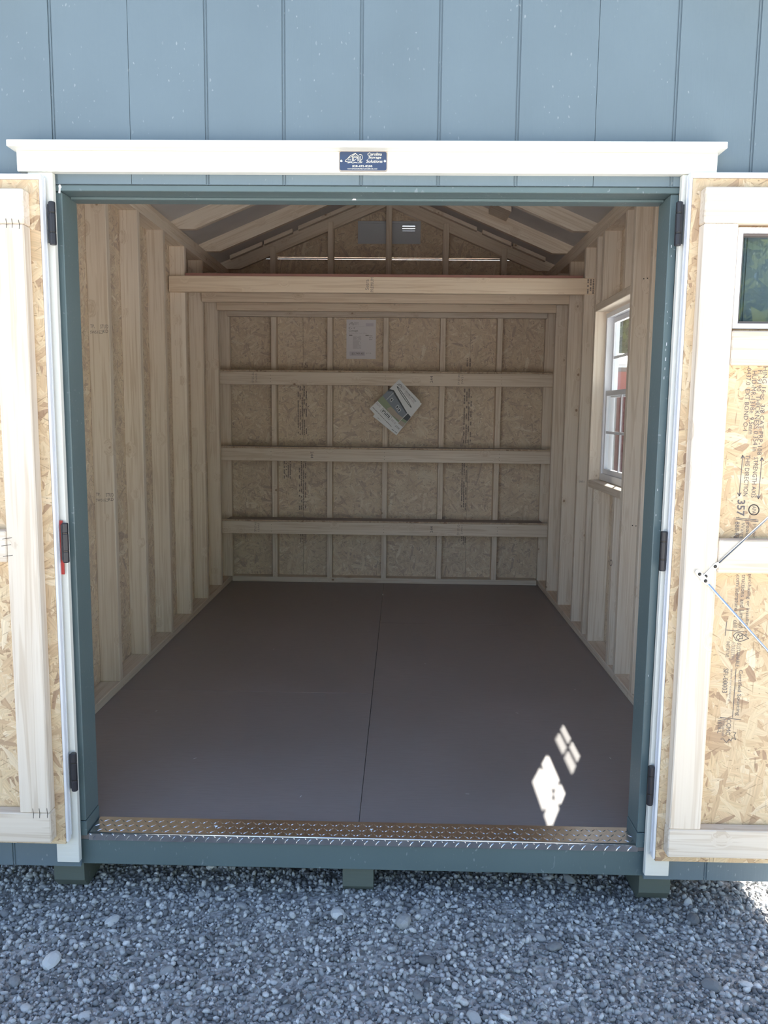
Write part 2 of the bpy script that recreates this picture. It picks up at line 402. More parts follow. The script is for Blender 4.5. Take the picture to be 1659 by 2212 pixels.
def flat(name, polys, ctr, right, up, mat, parent):
    """flat print made of polygons in (right, up) coordinates"""
    V, F = [], []
    for p in polys:
        b = len(V); V += [(x, y, 0) for x, y in p]; F.append(list(range(b, b+len(p))))
    r, u = Vector(right).normalized(), Vector(up).normalized(); nn = r.cross(u)
    return mk(name, mesh('print', V, F), mat, parent, ctr, Matrix((r, u, nn)).transposed())
def stroke(pts, w, closed=False):
    """polyline -> list of quads of width w"""
    out = []; n = len(pts)
    for i in range(n if closed else n-1):
        a, b = Vector(pts[i]), Vector(pts[(i+1) % n]); d = (b-a)
        if d.length < 1e-7: continue
        d.normalize(); q = Vector((-d.y, d.x))*w/2; e = d*w*0.35
        out.append([tuple(a-q-e), tuple(b-q+e), tuple(b+q+e), tuple(a+q-e)])
    return out
def dashes(w, h, rows, fill=0.7, seed=1, mn=0.012, mx=0.05):
    """illegible rows of print: broken bars filling w x h (rows stacked along y)"""
    rd = random.Random(seed); out = []; rh = h/rows
    for r_ in range(rows):
        y = h/2 - (r_+0.5)*rh; x = -w/2
        while x < w/2:
            L = rd.uniform(mn, mx)*w
            if rd.random() < fill: out.append([(x, y-rh*0.28), (min(x+L, w/2), y-rh*0.28), (min(x+L, w/2), y+rh*0.28), (x, y+rh*0.28)])
            x += L + rd.uniform(0.15, 0.5)*mn*w
    return out
UX, UZ = (1, 0, 0), (0, 0, 1)
DN, UPR = (0, 0, -1), (1, 0, 0)          # print that reads downward, glyph tops to the right
UPW, UPL = (0, 0, 1), (-1, 0, 0)         # print that reads upward, glyph tops to the left

# ------------------------------------------------------------------ dimensions
XI = 1.140; SD = 0.089; T = 0.0381; YB = 3.595
XO = XI+SD+0.011                 # outer face of the sheathing
RUN = 0.4167; ZP = 2.705         # rafter underside: ZP - RUN*|x|
ANG = math.atan(RUN); RV = 0.089/math.cos(ANG)
GZ = -0.188                      # ground level
def zroof(x): return ZP + RV - RUN*abs(x)
JL, JR = -0.803, 0.818           # jamb faces
TL, TR = -0.8135, 0.835          # casing inner edges

# ------------------------------------------------------------------ ground
def gh(x, y):
    return GZ + 0.012*np.sin(2.1*x+0.7)*np.cos(1.7*y) + 0.007*np.sin(5.3*x-1.2*y) + 0.006*np.cos(6.1*y+2.3*x) \
        + 0.005*np.exp(-((x+0.88)**2/0.03 + (y-0.02)**2/0.012)) + 0.006*np.exp(-(x**2/0.04 + (y-0.0)**2/0.015)) + 0.005*np.exp(-((x-0.9)**2/0.05 + (y-0.0)**2/0.012)) - 0.020
gx = np.concatenate([np.linspace(-45, -3.2, 14), np.linspace(-3, 3, 101), np.linspace(3.2, 45, 14)])
gy = np.concatenate([np.linspace(-45, -3.2, 14), np.linspace(-3, 4.5, 126), np.linspace(5, 60, 16)])
GX, GY = np.meshgrid(gx, gy); near = np.exp(-np.maximum(0, np.maximum(np.abs(GX)-3, np.maximum(-3-GY, GY-4.5)))*3)
GZZ = gh(GX, GY)*near + (GZ-0.01)*(1-near)
V = np.stack([GX, GY, GZZ], -1).reshape(-1, 3); nx, ny = len(gx), len(gy)
F = [[j*nx+i, j*nx+i+1, (j+1)*nx+i+1, (j+1)*nx+i] for j in range(ny-1) for i in range(nx-1)]
ground = mk('ground', mesh('ground', V, F), GROUND, smooth=True)
tag(ground, 'grey gravel lot in the shade in front of the shed', 'gravel', kind='structure')

PHI = (1+5**0.5)/2
ICO = np.array([(-1, PHI, 0), (1, PHI, 0), (-1, -PHI, 0), (1, -PHI, 0), (0, -1, PHI), (0, 1, PHI), (0, -1, -PHI), (0, 1, -PHI), (PHI, 0, -1), (PHI, 0, 1), (-PHI, 0, -1), (-PHI, 0, 1)])/math.sqrt(1+PHI**2)
ICF = np.array([(0, 11, 5), (0, 5, 1), (0, 1, 7), (0, 7, 10), (0, 10, 11), (1, 5, 9), (5, 11, 4), (11, 10, 2), (10, 7, 6), (7, 1, 8), (3, 9, 4), (3, 4, 2), (3, 2, 6), (3, 6, 8), (3, 8, 9), (4, 9, 5), (2, 4, 11), (6, 2, 10), (8, 6, 7), (9, 8, 1)])
def rand_rot(n):
    q = RNG.normal(size=(n, 4)); q /= np.linalg.norm(q, axis=1, keepdims=True); w, x, y, z = q.T
    return np.stack([1-2*(y*y+z*z), 2*(x*y-z*w), 2*(x*z+y*w), 2*(x*y+z*w), 1-2*(x*x+z*z), 2*(y*z-x*w), 2*(x*z-y*w), 2*(y*z+x*w), 1-2*(x*x+y*y)], -1).reshape(n, 3, 3)
def stones_mesh(px, py, rad):
    n = len(px); base = ICO[None]*(1+RNG.uniform(-0.28, 0.22, (n, 12, 1)))
    base = base*np.stack([RNG.uniform(0.8, 1.45, n), RNG.uniform(0.65, 1.05, n), RNG.uniform(0.5, 0.85, n)], -1)[:, None]
    Rm = rand_rot(n); P = np.einsum('nij,nkj->nki', Rm, base)*rad[:, None, None]
    P[:, :, 0] += px[:, None]; P[:, :, 1] += py[:, None]; P[:, :, 2] += (gh(px, py) + rad*0.45 + RNG.uniform(-0.3, 0.6, n)*rad)[:, None]
    VV = P.reshape(-1, 3); FF = (ICF[None] + (np.arange(n)*12)[:, None, None]).reshape(-1, 3)
    me = bpy.data.meshes.new('gravel'); me.vertices.add(len(VV)); me.vertices.foreach_set('co', VV.ravel())
    me.loops.add(FF.size); me.loops.foreach_set('vertex_index', FF.ravel()); me.polygons.add(len(FF))
    me.polygons.foreach_set('loop_start', np.arange(0, FF.size, 3)); me.polygons.foreach_set('loop_total', np.full(len(FF), 3)); me.update(); me.validate()
    return me
N1 = 60000
px = RNG.uniform(-1.65, 1.85, N1); py = -0.75 + 2.1*RNG.uniform(0, 1, N1)**1.15
rad = 0.0042 + 0.0062*RNG.uniform(0, 1, N1)**2.2
N2 = 12000
px = np.concatenate([px, RNG.uniform(-3.0, 3.2, N2)]); py = np.concatenate([py, RNG.uniform(-1.9, 3.2, N2)]); rad = np.concatenate([rad, RNG.uniform(0.006, 0.011, N2)])
gv = mk('gravel', stones_mesh(px, py, rad), GRAVEL, ground); gv['kind'] = 'stuff'
# the larger stones, one by one
big = []
for v in range(8):
    import bmesh
    bm = bmesh.new(); bmesh.ops.create_icosphere(bm, subdivisions=2, radius=1.0)
    rd = random.Random(v); ax = [Vector((rd.gauss(0, 1), rd.gauss(0, 1), rd.gauss(0, 1))).normalized() for _ in range(7)]; ds = [rd.uniform(0.62, 0.92) for _ in ax]
    for vt in bm.verts:
        p = vt.co.copy()
        for a, dd in zip(ax, ds):
            q = p.dot(a)
            if q > dd: p -= a*(q-dd)*0.9
        vt.co = Vector((p.x*1.25, p.y*0.9, p.z*0.62))
    me = bpy.data.meshes.new('stone'); bm.to_mesh(me); bm.free(); me.materials.append(GRAVEL); big.append(me)
rd = random.Random(5)
def stone(x, y, r, v, rz, tilt=0.15):
    o = bpy.data.objects.new('stone', big[v]); C.objects.link(o); o.parent = ground
    o.location = (x, y, float(gh(np.float64(x), np.float64(y))) + r*0.42); o.scale = (r, r, r); o.rotation_euler = (rd.uniform(-tilt, tilt), rd.uniform(-tilt, tilt), rz)
for (x, y, r) in [(-0.80, -0.25, 0.026), (-0.86, -0.33, 0.018), (-0.34, 0.0, 0.016), (0.06, -0.005, 0.015), (-0.79, -0.42, 0.015), (-0.70, -0.08, 0.02), (0.38, -0.42, 0.016), (0.14, -0.10, 0.028), (-0.05, -0.06, 0.024), (0.98, -0.02, 0.022), (0.66, 0.16, 0.022), (0.8, -0.12, 0.02), (0.55, -0.18, 0.02), (-0.6, -0.47, 0.018), (0.93, -0.3, 0.024), (0.2, -0.25, 0.02)]:
    stone(x, y, r, rd.randrange(8), rd.uniform(0, 6.28))
k = 16
while k < 300:
    x, y = rd.uniform(-1.25, 1.35), -0.56 + 1.5*rd.random()**1.5
    if y > 0.02 and any(abs(x-c) < 0.09 for c in (-0.877, 0.002, 0.889)): continue
    stone(x, y, 0.0085 + 0.0085*rd.random()**3, rd.randrange(8), rd.uniform(0, 6.28), 0.5); k += 1

# ------------------------------------------------------------------ skids
for x0, lab in ((-0.922, 'green treated timber skid under the left side of the doorway'), (-0.0446, 'green treated timber skid under the middle of the doorway'), (0.843, 'green treated timber skid under the right side of the doorway')):
    x1 = x0+0.0925; zt, zb = -0.0945, -0.196
    # side profile in YZ with a sloped toe, extruded along x
    prof = [(0.05, zt), (0.05, -0.165), (0.075, zb), (3.55, zb), (3.6, -0.165), (3.6, zt)]
    V = [(x0, y, z) for y, z in prof] + [(x1, y, z) for y, z in prof]; n = 6
    F = [list(range(n)), list(range(2*n-1, n-1, -1))] + [[i, i+n, (i+1) % n+n, (i+1) % n] for i in range(n)]
    cx = (x0+x1)/2; me = mesh('skid', [(x-cx, y, z-zb) for x, y, z in V], F)
    me.flip_normals(); tag(mk('timber_skid', me, SKIDM, None, (cx, 0, zb)), lab, 'timber', 'timber skids under the shed')

# ------------------------------------------------------------------ floor
fl = struct('floor', (0, 1.8, 0), 'brown panel floor inside the shed', 'floor')
panel('floor_panel', (-XO, 0.022, -0.0165), (-0.0008, 1.252, 0), FLOORM, fl, 0.0012)
panel('floor_panel', (-XO, 1.2536, -0.0165), (-0.0008, YB+SD+0.011, 0), FLOORM, fl, 0.0012)
panel('floor_panel', (0.0008, 0.022, -0.0165), (XO, 2.47, 0), FLOORM, fl, 0.0012)
panel('floor_panel', (0.0008, 2.4716, -0.0165), (XO, YB+SD+0.011, 0), FLOORM, fl, 0.0012)
for i in range(9):
    y = 0.40+0.4064*i; board('floor_joist', (-XO+0.04, y, -0.0935), (XO-0.04, y+T, -0.0165), 'x', SKIDM, fl)
board('rim_joist', (-XO, 0.06, -0.0935), (-XO+T, YB+SD, -0.0165), 'y', SKIDM, fl); board('rim_joist', (XO-T, 0.06, -0.0935), (XO, YB+SD, -0.0165), 'y', SKIDM, fl)
board('rim_joist', (-XO, YB+SD-T, -0.0935), (XO, YB+SD, -0.0165), 'x', SKIDM, fl)
tr4 = board('trim_4', (-XO+0.001, 0.022, -0.0945), (XO-0.001, 0.06, -0.0170), 'x', BLUE); tag(tr4, 'slate blue painted rim board below the threshold', 'trim', kind='structure')
rd = random.Random(9)
for x, y in [(-0.62, 0.55), (0.35, 0.32), (-0.2, 0.28), (0.9, 0.62), (-0.9, 1.0), (0.93, 1.35), (0.25, 1.7), (-0.55, 1.9), (0.62, 1.05)]:
    o = flat('staple_fleck', [[(-0.006, -0.0008), (0.006, -0.0012), (0.006, 0.0008), (-0.006, 0.0012)]], (x, y, 0.0004), (math.cos(x*9), math.sin(x*9), 0), (-math.sin(x*9), math.cos(x*9), 0), PVC, fl)

# ------------------------------------------------------------------ walls
def studset(parent, x0, x1, ys, z0, z1, mat=LUM, name='stud'):
    for y in ys: board(name, (x0, y, z0), (x1, y+T, z1), 'z', mat, parent)
ZT = 2.190                                                # underside of the top plates
# left wall
wl = struct('wall_left', (-XI, 1.8, 0), 'left wall of bare studs with strand board sheathing behind', 'wall')
panel('osb_panel', (-XO, 0.022, -0.016), (-XI-SD, 1.255, 2.266), OSBW, wl); panel('osb_panel', (-XO, 1.2565, -0.016), (-XI-SD, 2.475, 2.266), OSBW, wl); panel('osb_panel', (-XO, 2.4765, -0.016), (-XI-SD, YB+SD+0.011, 2.266), OSBW, wl)
board('bottom_plate', (-XI-SD, 0.115, 0), (-XI, YB+SD, T), 'y', LUM, wl)
studset(wl, -XI-SD, -XI, [0.0265+0.4064*i for i in range(1, 9)], T, ZT)
board('top_plate', (-XI-SD, 0.115, ZT), (-XI, YB+SD, ZT+T), 'y', LUM, wl); board('top_plate', (-XI-SD, 0.022, ZT+T), (-XI, YB+SD, ZT+2*T), 'y', LUM, wl)
for i in range(3): panel('siding_panel', (-XO-0.011, 0.0+i*1.233, -0.09), (-XO, 1.2315+i*1.233, 2.272), SIDE, wl)
# right wall with window opening
WY0, WY1, WZ0, WZ1 = 1.508, 2.150, 0.906, 1.800
wr = struct('wall_right', (XI, 1.8, 0), 'right wall of bare studs framed around a small window', 'wall')
for nm, a, b, mt, zt in (('osb_panel', XI+SD, XO, OSBW, 2.266), ('siding_panel', XO, XO+0.011, SIDE, 2.272)):
    z0 = -0.016 if nm == 'osb_panel' else -0.09
    panel(nm, (a, 0.022 if nm == 'osb_panel' else 0, z0), (b, WY0-0.0008, zt), mt, wr); panel(nm, (a, WY1+0.0008, z0), (b, YB+SD+0.011, zt), mt, wr)
    panel(nm, (a, WY0, z0), (b, WY1, WZ0-0.001), mt, wr); panel(nm, (a, WY0, WZ1+0.001), (b, WY1, zt), mt, wr)
board('bottom_plate', (XI, 0.115, 0), (XI+SD, YB+SD, T), 'y', LUM, wr)
studset(wr, XI, XI+SD, [3.25, 2.84, 2.43, 2.1505, 1.4695, 1.196, 0.79, 0.38], T, ZT)
studset(wr, XI, XI+SD, [2.02, 1.605], T, WZ0-T, name='cripple_stud'); studset(wr, XI, XI+SD, [2.02, 1.605], WZ1+T, ZT, name='cripple_stud')
board('window_sill', (XI, WY0, WZ0-T), (XI+SD, WY1, WZ0), 'y', LUM, wr); board('window_header', (XI, WY0, WZ1), (XI+SD, WY1, WZ1+T), 'y', LUM, wr)
board('top_plate', (XI, 0.115, ZT), (XI+SD, YB+SD, ZT+T), 'y', LUM, wr); board('top_plate', (XI, 0.022, ZT+T), (XI+SD, YB+SD, ZT+2*T), 'y', LUM, wr)
# back wall
wb = struct('wall_back', (0, YB, 0), 'back wall of bare studs and strand board up to the gable', 'wall')
y0, y1 = YB+SD, YB+SD+0.011
def capped(a, b, z0, zt):
    P = [(a, z0), (b, z0)]
    for x in sorted({b, a} | {k_ for k_ in (-(ZP+RV-zt)/RUN, (ZP+RV-zt)/RUN) if a < k_ < b}, reverse=True): P.append((x, min(zt, zroof(x)-0.001)))
    return P
for a, b in ((-XO, -0.6105), (-0.6090, 0.6090), (0.6105, XO)): polypanel('osb_panel', capped(a, b, -0.016, 2.352), y0, y1, OSBW, wb)
VX0, VX1, VZ0, VZ1 = -0.215, 0.235, 2.462, 2.622          # gable vent hole
ZF = 2.366
polypanel('osb_panel', [(-(ZP+RV-ZF)/RUN, ZF), (VX0, ZF), (VX0, zroof(VX0))], y0, y1, OSBW, wb)
polypanel('osb_panel', [(VX1, ZF), ((ZP+RV-ZF)/RUN, ZF), (VX1, zroof(VX1))], y0, y1, OSBW, wb)
panel('osb_panel', (VX0-0.001, y0, ZF), (VX1+0.001, y1, VZ0), OSBW, wb)
polypanel('osb_panel', [(VX0-0.001, VZ1), (VX1+0.001, VZ1), (VX1+0.001, zroof(VX1)), (0, zroof(0)), (VX0-0.001, zroof(VX0))], y0, y1, OSBW, wb)
panel('flashing_strip', (-1.072, y0+0.0015, 2.3535), (1.072, y0+0.006, 2.3645), PVC, wb)

for i in range(3): polypanel('siding_panel', capped(-1.251+i*0.8345, -0.418+i*0.8345, -0.09, 2.352), y1, y1+0.011, SIDE, wb)
board('bottom_plate', (-XI+0.007, YB, 0), (XI-0.0085, YB+SD, T), 'x', LUM, wb)
for x in (-0.812, -0.4065, -0.003, 0.405, 0.812): board('stud', (x-T/2, YB, T), (x+T/2, YB+SD, 1.99), 'z', LUM, wb)
board('corner_stud', (-1.2285, YB+0.001, T), (-1.1280, YB+T, 1.99), 'z', LUM, wb); board('corner_stud', (1.1330, YB+0.001, T), (1.2285, YB+T, 1.99), 'z', LUM, wb)
board('top_plate', (-XI+0.01, YB, 1.99), (XI-0.01, YB+SD, 1.99+T), 'x', LUM, wb); board('top_plate', (-XI+0.01, YB, 1.99+T), (XI-0.01, YB+SD, 1.99+2*T), 'x', LUM, wb)
zb = 1.99+2*T
for x in (-0.812, -0.4025, 0.010, 0.414, 0.826):
    zt = ZP-RUN*abs(x)+0.055
    board('gable_stud', (x-0.0205, YB-0.004, zb), (x+0.0205, YB+SD, zt if abs(x) > 0.1 else ZP+0.02), 'z', LUM, wb)
def rafter(parent, s, ya, yb, nm='rafter', x_end=1.195, mat=LUM):
    """rafter pair member on side s (-1/+1) with plumb cut at the ridge and a level seat cut on the plate"""
    xs = (ZP-2.266)/RUN
    pts = [(0.0125*s, ZP-RUN*0.0125), (s*xs, 2.266), (s*x_end, 2.266), (s*x_end, zroof(x_end)), (0.0125*s, zroof(0.0125))]
    return prism(nm, pts, ya, yb, mat, parent, -s*ANG)
for s in (-1, 1):
    rafter(wb, s, YB+0.004, YB+0.042, 'gable_rafter')
# gable vent
gvn = thing('gable_vent', ((VX0+VX1)/2, y0, VZ0), 'louvred vent with daylight slots high in the back gable', 'vent')
VENTM = simple('grey_vent', (0.52, 0.56, 0.62), 0.6)
ym = y0+0.004
mk('slotted_cover', join([bxg((VX0-0.02, y1+0.001, VZ0-0.02), (VX1+0.02, y1+0.004, 2.555)), bxg((VX0-0.02, y1+0.001, 2.601), (VX1+0.02, y1+0.004, VZ1+0.02)), bxg((VX0-0.02, y1+0.001, 2.555), (0.105, y1+0.004, 2.601)), bxg((0.195, y1+0.001, 2.555), (VX1+0.02, y1+0.004, 2.601))]
   + [bxg((0.105, y1+0.001, z), (0.195, y1+0.004, z+0.013)) for z in (2.5560, 2.5735, 2.5905)]), VENTM, gvn)  # cover plate added behind the vent to block daylight except at the slots
mk('frame', join([bxg((VX0+0.001, ym, VZ0+0.001), (VX1-0.001, ym+0.02, VZ0+0.016)), bxg((VX0+0.001, ym, VZ1-0.016), (VX1-0.001, ym+0.02, VZ1-0.001)), bxg((VX0+0.001, ym, VZ0+0.016), (VX0+0.016, ym+0.02, VZ1-0.016)), bxg((VX1-0.016, ym, VZ0+0.016), (VX1-0.001, ym+0.02, VZ1-0.016))]), VENTM, gvn)
for i in range(0):
    z = VZ0+0.017+i*0.0182
    V = [(VX0+0.016, ym+0.001, z+0.020), (VX1-0.016, ym+0.001, z+0.020), (VX1-0.016, ym+0.016, z), (VX0+0.016, ym+0.016, z)]
    th = 0.0016
    V += [(x, y, zz-th) for x, y, zz in V]
    mk('louvre_slat', mesh('slat', V, [[0, 1, 2, 3], [7, 6, 5, 4], [0, 4, 5, 1], [1, 5, 6, 2], [2, 6, 7, 3], [3, 7, 4, 0]]), VENTM, gvn)

# illegible print on the back wall sheathing
yp = y0-0.0006
for i, (x, z, w, h, rows, sd) in enumerate([(-0.617, 1.27, 0.36, 0.075, 5, 2), (-0.617, 0.74, 0.42, 0.060, 4, 3), (-0.80+0.07, 0.86, 0.19, 0.06, 4, 4), (0.600, 1.24, 0.40, 0.065, 4, 5), (0.585, 0.72, 0.36, 0.045, 3, 6), (-0.612, 0.335, 0.1, 0.05, 4, 7), (0.59, 0.33, 0.09, 0.04, 3, 8), (0.6, 1.63, 0.06, 0.04, 2, 10)]):
    flat('sheathing_stamp', dashes(w, h, rows, 0.72, sd, 0.02, 0.07), (x, yp, z), DN, UPR, INKF, wb)
text('sheathing_stamp', '15', (-0.598, yp, 1.60), UX, UZ, 0.044, 0.036, INKF, wb)

# ------------------------------------------------------------------ front wall
wf = struct('wall_front', (0, 0, 0), 'slate blue grooved panel siding of the front gable', 'wall')
ZO = 1.849                                                # underside of the siding over the doorway
def siding(x0, x1, jl=0.0, jr=0.0):
    """one panel of the front siding with grooves 8 inches apart, cut around the doorway"""
    parts = []; g = 0.0052
    ks = [k_ for k_ in range(-8, 9) if x0+0.004 < k_*0.2032 < x1-0.004]
    edges = [x0] + [k_*0.2032 for k_ in ks] + [x1]
    def pieces(a, b, ya, yb_):
        # split at doorway
        for (c0, c1, lo_) in ((max(a, -9), min(b, TL-0.004), -0.09), (max(a, TL-0.004), min(b, TR+0.004), ZO), (max(a, TR+0.004), min(b, 9), -0.09)):
            if c1-c0 < 0.0005: continue
            t0, t1 = zroof(c0)-0.004, zroof(c1)-0.004
            P = [(c0, lo_), (c1, lo_), (c1, t1)] + ([(0, zroof(0)-0.004)] if c0 < -0.001 and c1 > 0.001 else []) + [(c0, t0)]
            n = len(P); V = [(x, ya, z) for x, z in P] + [(x, yb_, z) for x, z in P]
            parts.append((V, [list(range(n)), list(range(2*n-1, n-1, -1))] + [[(i+1) % n, i, i+n, (i+1) % n+n] for i in range(n)]))
    for i in range(len(edges)-1):
        a = edges[i] + (g if i else 0.0006); b = edges[i+1] - (g if i < len(edges)-2 else 0.0006)
        pieces(a, b, 0.0, 0.0105)
    for e in edges[1:-1]:
        pieces(e-g, e+g, 0.0032, 0.0105)
        pieces(e-0.0013, e+0.0013, 0.0012, 0.0105)
    return mk('siding_panel', join(parts), SIDE, wf)
siding(-XO-0.011, -0.6096); siding(-0.6096, 0.6096); siding(0.6096, XO+0.011)
panel('osb_panel', (-XO, 0.0106, -0.02), (JL-0.03, 0.0218, 2.266), OSBW, wf); panel('osb_panel', (JR+0.03, 0.0106, -0.02), (XO, 0.0218, 2.266), OSBW, wf)
polypanel('osb_panel', [(-XO, 2.268), (XO, 2.268), (XO, zroof(XO)), (0, zroof(0)), (-XO, zroof(XO))], 0.0106, 0.0218, OSBW, wf)
panel('osb_panel', (JL-0.029, 0.0106, 1.87), (JR+0.029, 0.0218, 2.2665), OSBW, wf)
for x in (-1.19, JL-0.105, JR+0.067, 1.152): board('stud', (x, 0.0225, T), (x+T, 0.111, ZT), 'z', LUM, wf)
board('door_header', (JL-0.06, 0.0225, 1.872), (JR+0.06, 0.111, 2.10), 'x', LUM, wf)
board('bottom_plate', (-XI-SD, 0.0225, 0.0003), (JL-0.03, 0.111, T), 'x', LUM, wf); board('bottom_plate', (JR+0.03, 0.0225, 0.0003), (XI+SD, 0.111, T), 'x', LUM, wf)
# painted jambs
board('head_jamb', (JL-0.022, 0.006, 1.833), (JR+0.022, 0.111, 1.8485), 'x', BLUE, wf, 0.0015)
board('head_stop', (JL+0.001, 0.065, 1.826), (JR-0.001, 0.111, 1.8328), 'x', BLUE, wf, 0.001)
board('side_jamb', (JL-0.022, 0.012, 0.047), (JL, 0.111, 1.8325), 'z', BLUE, wf, 0.002); board('side_jamb', (JR, 0.012, 0.047), (JR+0.022, 0.111, 1.8325), 'z', BLUE, wf, 0.002)
board('jamb_block', (JL-0.022, 0.010, 0.0004), (JL+0.002, 0.111, 0.0455), 'z', BLUE, wf, 0.002); board('jamb_block', (JR-0.002, 0.010, 0.0004), (JR+0.022, 0.111, 0.0455), 'z', BLUE, wf, 0.002)
flat('paint_chip', [[(-0.004, -0.011), (0.002, -0.012), (0.003, 0.0), (0.006, 0.004), (0.002, 0.012), (-0.003, 0.008), (-0.002, 0.0)]], (-0.806, 0.0054, 1.838), UX, UZ, PVC, wf)
for z, dx, k_ in ((1.70, 0.0, 0.7), (1.675, 0.001, 0.5), (1.53, -0.001, 0.4), (1.50, 0.0, 0.5), (1.445, 0.001, 0.8), (1.43, 0.0, 0.5), (1.405, 0.001, 0.9), (1.38, 0.0, 0.6), (1.355, -0.001, 0.7), (1.05, -0.002, 0.6), (0.98, -0.003, 0.5), (0.52, 0.0, 0.5)): flat('paint_chip', [[(-0.0012*k_, -0.006*k_), (0.0012*k_, -0.005*k_), (0.001*k_, 0.006*k_), (-0.001*k_, 0.004*k_)]], (0.826+dx, 0.0115, z), UX, UZ, PVC, wf)
for x in (-0.022,): flat('paint_chip', [[(-0.006, -0.0018), (0.006, -0.002), (0.005, 0.0016), (-0.002, 0.0022)]], (x, 0.0645, 1.8295), UX, UZ, PAPER, wf)

# trim
t1 = struct('trim_1', (0.009, -0.02, 1.873), 'cream head trim board with drip cap over the doorway', 'trim')
board('trim_board', (-0.904, -0.025, 1.8735), (0.921, 0.0, 1.9260), 'x', WHITE, t1, 0.0015)
board('drip_cap', (-0.914, -0.058, 1.9262), (0.932, 0.0, 1.9430), 'x', WHITE, t1, 0.0015)
tag(board('trim_2', (-0.879, -0.020, -0.066), (TL, -0.0005, 1.873), 'z', WHITEV, None, 0.0015), 'cream vertical casing left of the doorway', 'trim', kind='structure')
tag(board('trim_3', (TR, -0.020, -0.068), (0.9036, -0.0005, 1.873), 'z', WHITEV, None, 0.0015), 'cream vertical casing right of the doorway', 'trim', kind='structure')

# ------------------------------------------------------------------ ceiling / roof
ce = struct('ceiling', (0, 1.8, ZP), 'open rafter ceiling under grey roof decking', 'ceiling')
for i, y in enumerate([0.0225, 0.546, 1.156, 1.766, 2.375, 2.985]):
    for s in (-1, 1): rafter(ce, s, y, y+T)
board('ridge_board', (-0.0115, 0.03, ZP+0.03), (0.0115, YB+0.0, zroof(0.0)-0.002), 'y', LUM, ce)
def deckpiece(nm, s, ya, yb_, xa, xb, dz, th, mat):
    A, B = (s*xa, zroof(xa)+dz), (s*xb, zroof(xb)+dz)
    return prism(nm, [A, B, (B[0], B[1]+th), (A[0], A[1]+th)], ya, yb_, mat, ce, -s*ANG)
for s in (-1, 1):
    for ya, yb_ in ((-0.10, 1.218), (1.220, 2.44), (2.442, 3.80)): deckpiece('roof_deck', s, ya, yb_, 0.002, 1.34, 0.0008, 0.011, FOIL)
    deckpiece('shingle_roof', s, -0.11, 3.81, 0.0, 1.36, 0.013, 0.012, ROOF)
    # gable nailers with their joints, tucked against the back gable rafter
    for xa, xb in ((0.22, 0.62), (0.66, 0.86), (0.875, 1.10)): deckpiece('nailer', s, 3.50, 3.545, xa, xb, -0.028, 0.026, LUM)
deckpiece('blocking', 1, 2.74, 2.984, 0.645, 0.755, -0.030, 0.029, LUM); deckpiece('blocking', -1, 2.60, 2.79, 0.46, 0.49, -0.025, 0.024, LUM)

# ------------------------------------------------------------------ loft
lo = thing('storage_loft', (0, 3.0, 1.932), 'overhead storage loft of lumber joists and brown decking at the back', 'loft')
j0 = board('joist', (-1.222, 2.4265, 1.932), (1.200, 2.4643, 2.021), 'x', LUMW, lo)
for y in (2.833, 3.2395): board('joist', (-XI+0.002, y, 1.932), (XI-0.002, y+T, 2.021), 'x', LUMW, lo)
board('ledger', (-XI+0.002, YB-0.0385, 1.932), (XI-0.002, YB-0.0005, 2.021), 'x', LUM, lo)
panel('loft_deck', (-XI+0.012, 2.429, 2.0212), (XI-0.012, YB-0.005, 2.036), LOFTEDGE, lo, 0.001)
text('stamp', 'Setra', (-0.090, 2.4258, 1.977), UPW, UPL, 0.058, 0.020, INKF, lo); text('stamp', 'PREMIUM', (-0.061, 2.4258, 1.977), UPW, UPL, 0.080, 0.018, INKF, lo)
flat('stamp', dashes(0.082, 0.045, 3, 0.75, 21, 0.06, 0.2), (1.172, 2.4258, 1.976), DN, UPR, INKF, lo)

# ------------------------------------------------------------------ shelves
def nails(parent, x, y, zs, r=0.0022):
    for dx, z in zs:
        V = [(r*math.cos(a*math.pi/3), r*math.sin(a*math.pi/3)) for a in range(6)]
        flat('nail', [V], (x+dx, y, z), UX, UZ, BLACKH, parent)
def shelf(z, lab, sd, t244, stamps):
    t = thing('wall_shelf', (0, YB-0.06, z-0.1), lab, 'shelf', 'shelves across the back wall')
    yf = YB-0.150
    board('front_rail', (-1.190, yf, z-0.1015), (1.186, yf+T, z-0.0125), 'x', LUM, t)
    panel('shelf_board', (-1.139, yf+0.002, z-0.0118), (1.139, YB+0.0, z), mat_shelf, t, 0.001)
    panel('board_edge', (-1.188, yf+0.0005, z-0.0118), (1.184, yf+0.0018, z-0.0003), PLY, t, 0.0002)
    for x in (-0.812, -0.003, 0.812): nails(t, x, yf-0.0004, [(0, z-0.035), (0.001, z-0.06), (0.0, z-0.082)])
    nails(t, -1.178, yf-0.0004, [(0, z-0.028), (0.004, z-0.05), (0, z-0.075)]); nails(t, 1.174, yf-0.0004, [(0, z-0.028), (0.002, z-0.07)])
    text('stamp', '244', (t244[0], yf-0.0005, z-0.055), DN if t244[1] else UPW, UPR if t244[1] else UPL, 0.046, 0.019, INK, t)
    for x, up in stamps:
        r_, u_ = (UPW, UPL) if up else (DN, UPR)
        text('stamp', 'TP STUD', (x-0.012, yf-0.0005, z-0.055), r_, u_, 0.075, 0.015, INKF, t)
        text('stamp', 'SW51', (x+0.012, yf-0.0005, z-0.055), r_, u_, 0.060, 0.013, INKF, t)
    return t
mat_shelf = simple('brown_shelf_sheet', (0.33, 0.29, 0.28), 0.6)
shelf(1.5500, 'topmost of three wall shelves, above a tilted brochure', 1, (0.322, False), [(-0.924, False), (0.526, True)])
shelf(1.0120, 'middle of three wall shelves on the back wall', 2, (-0.519, True), [])
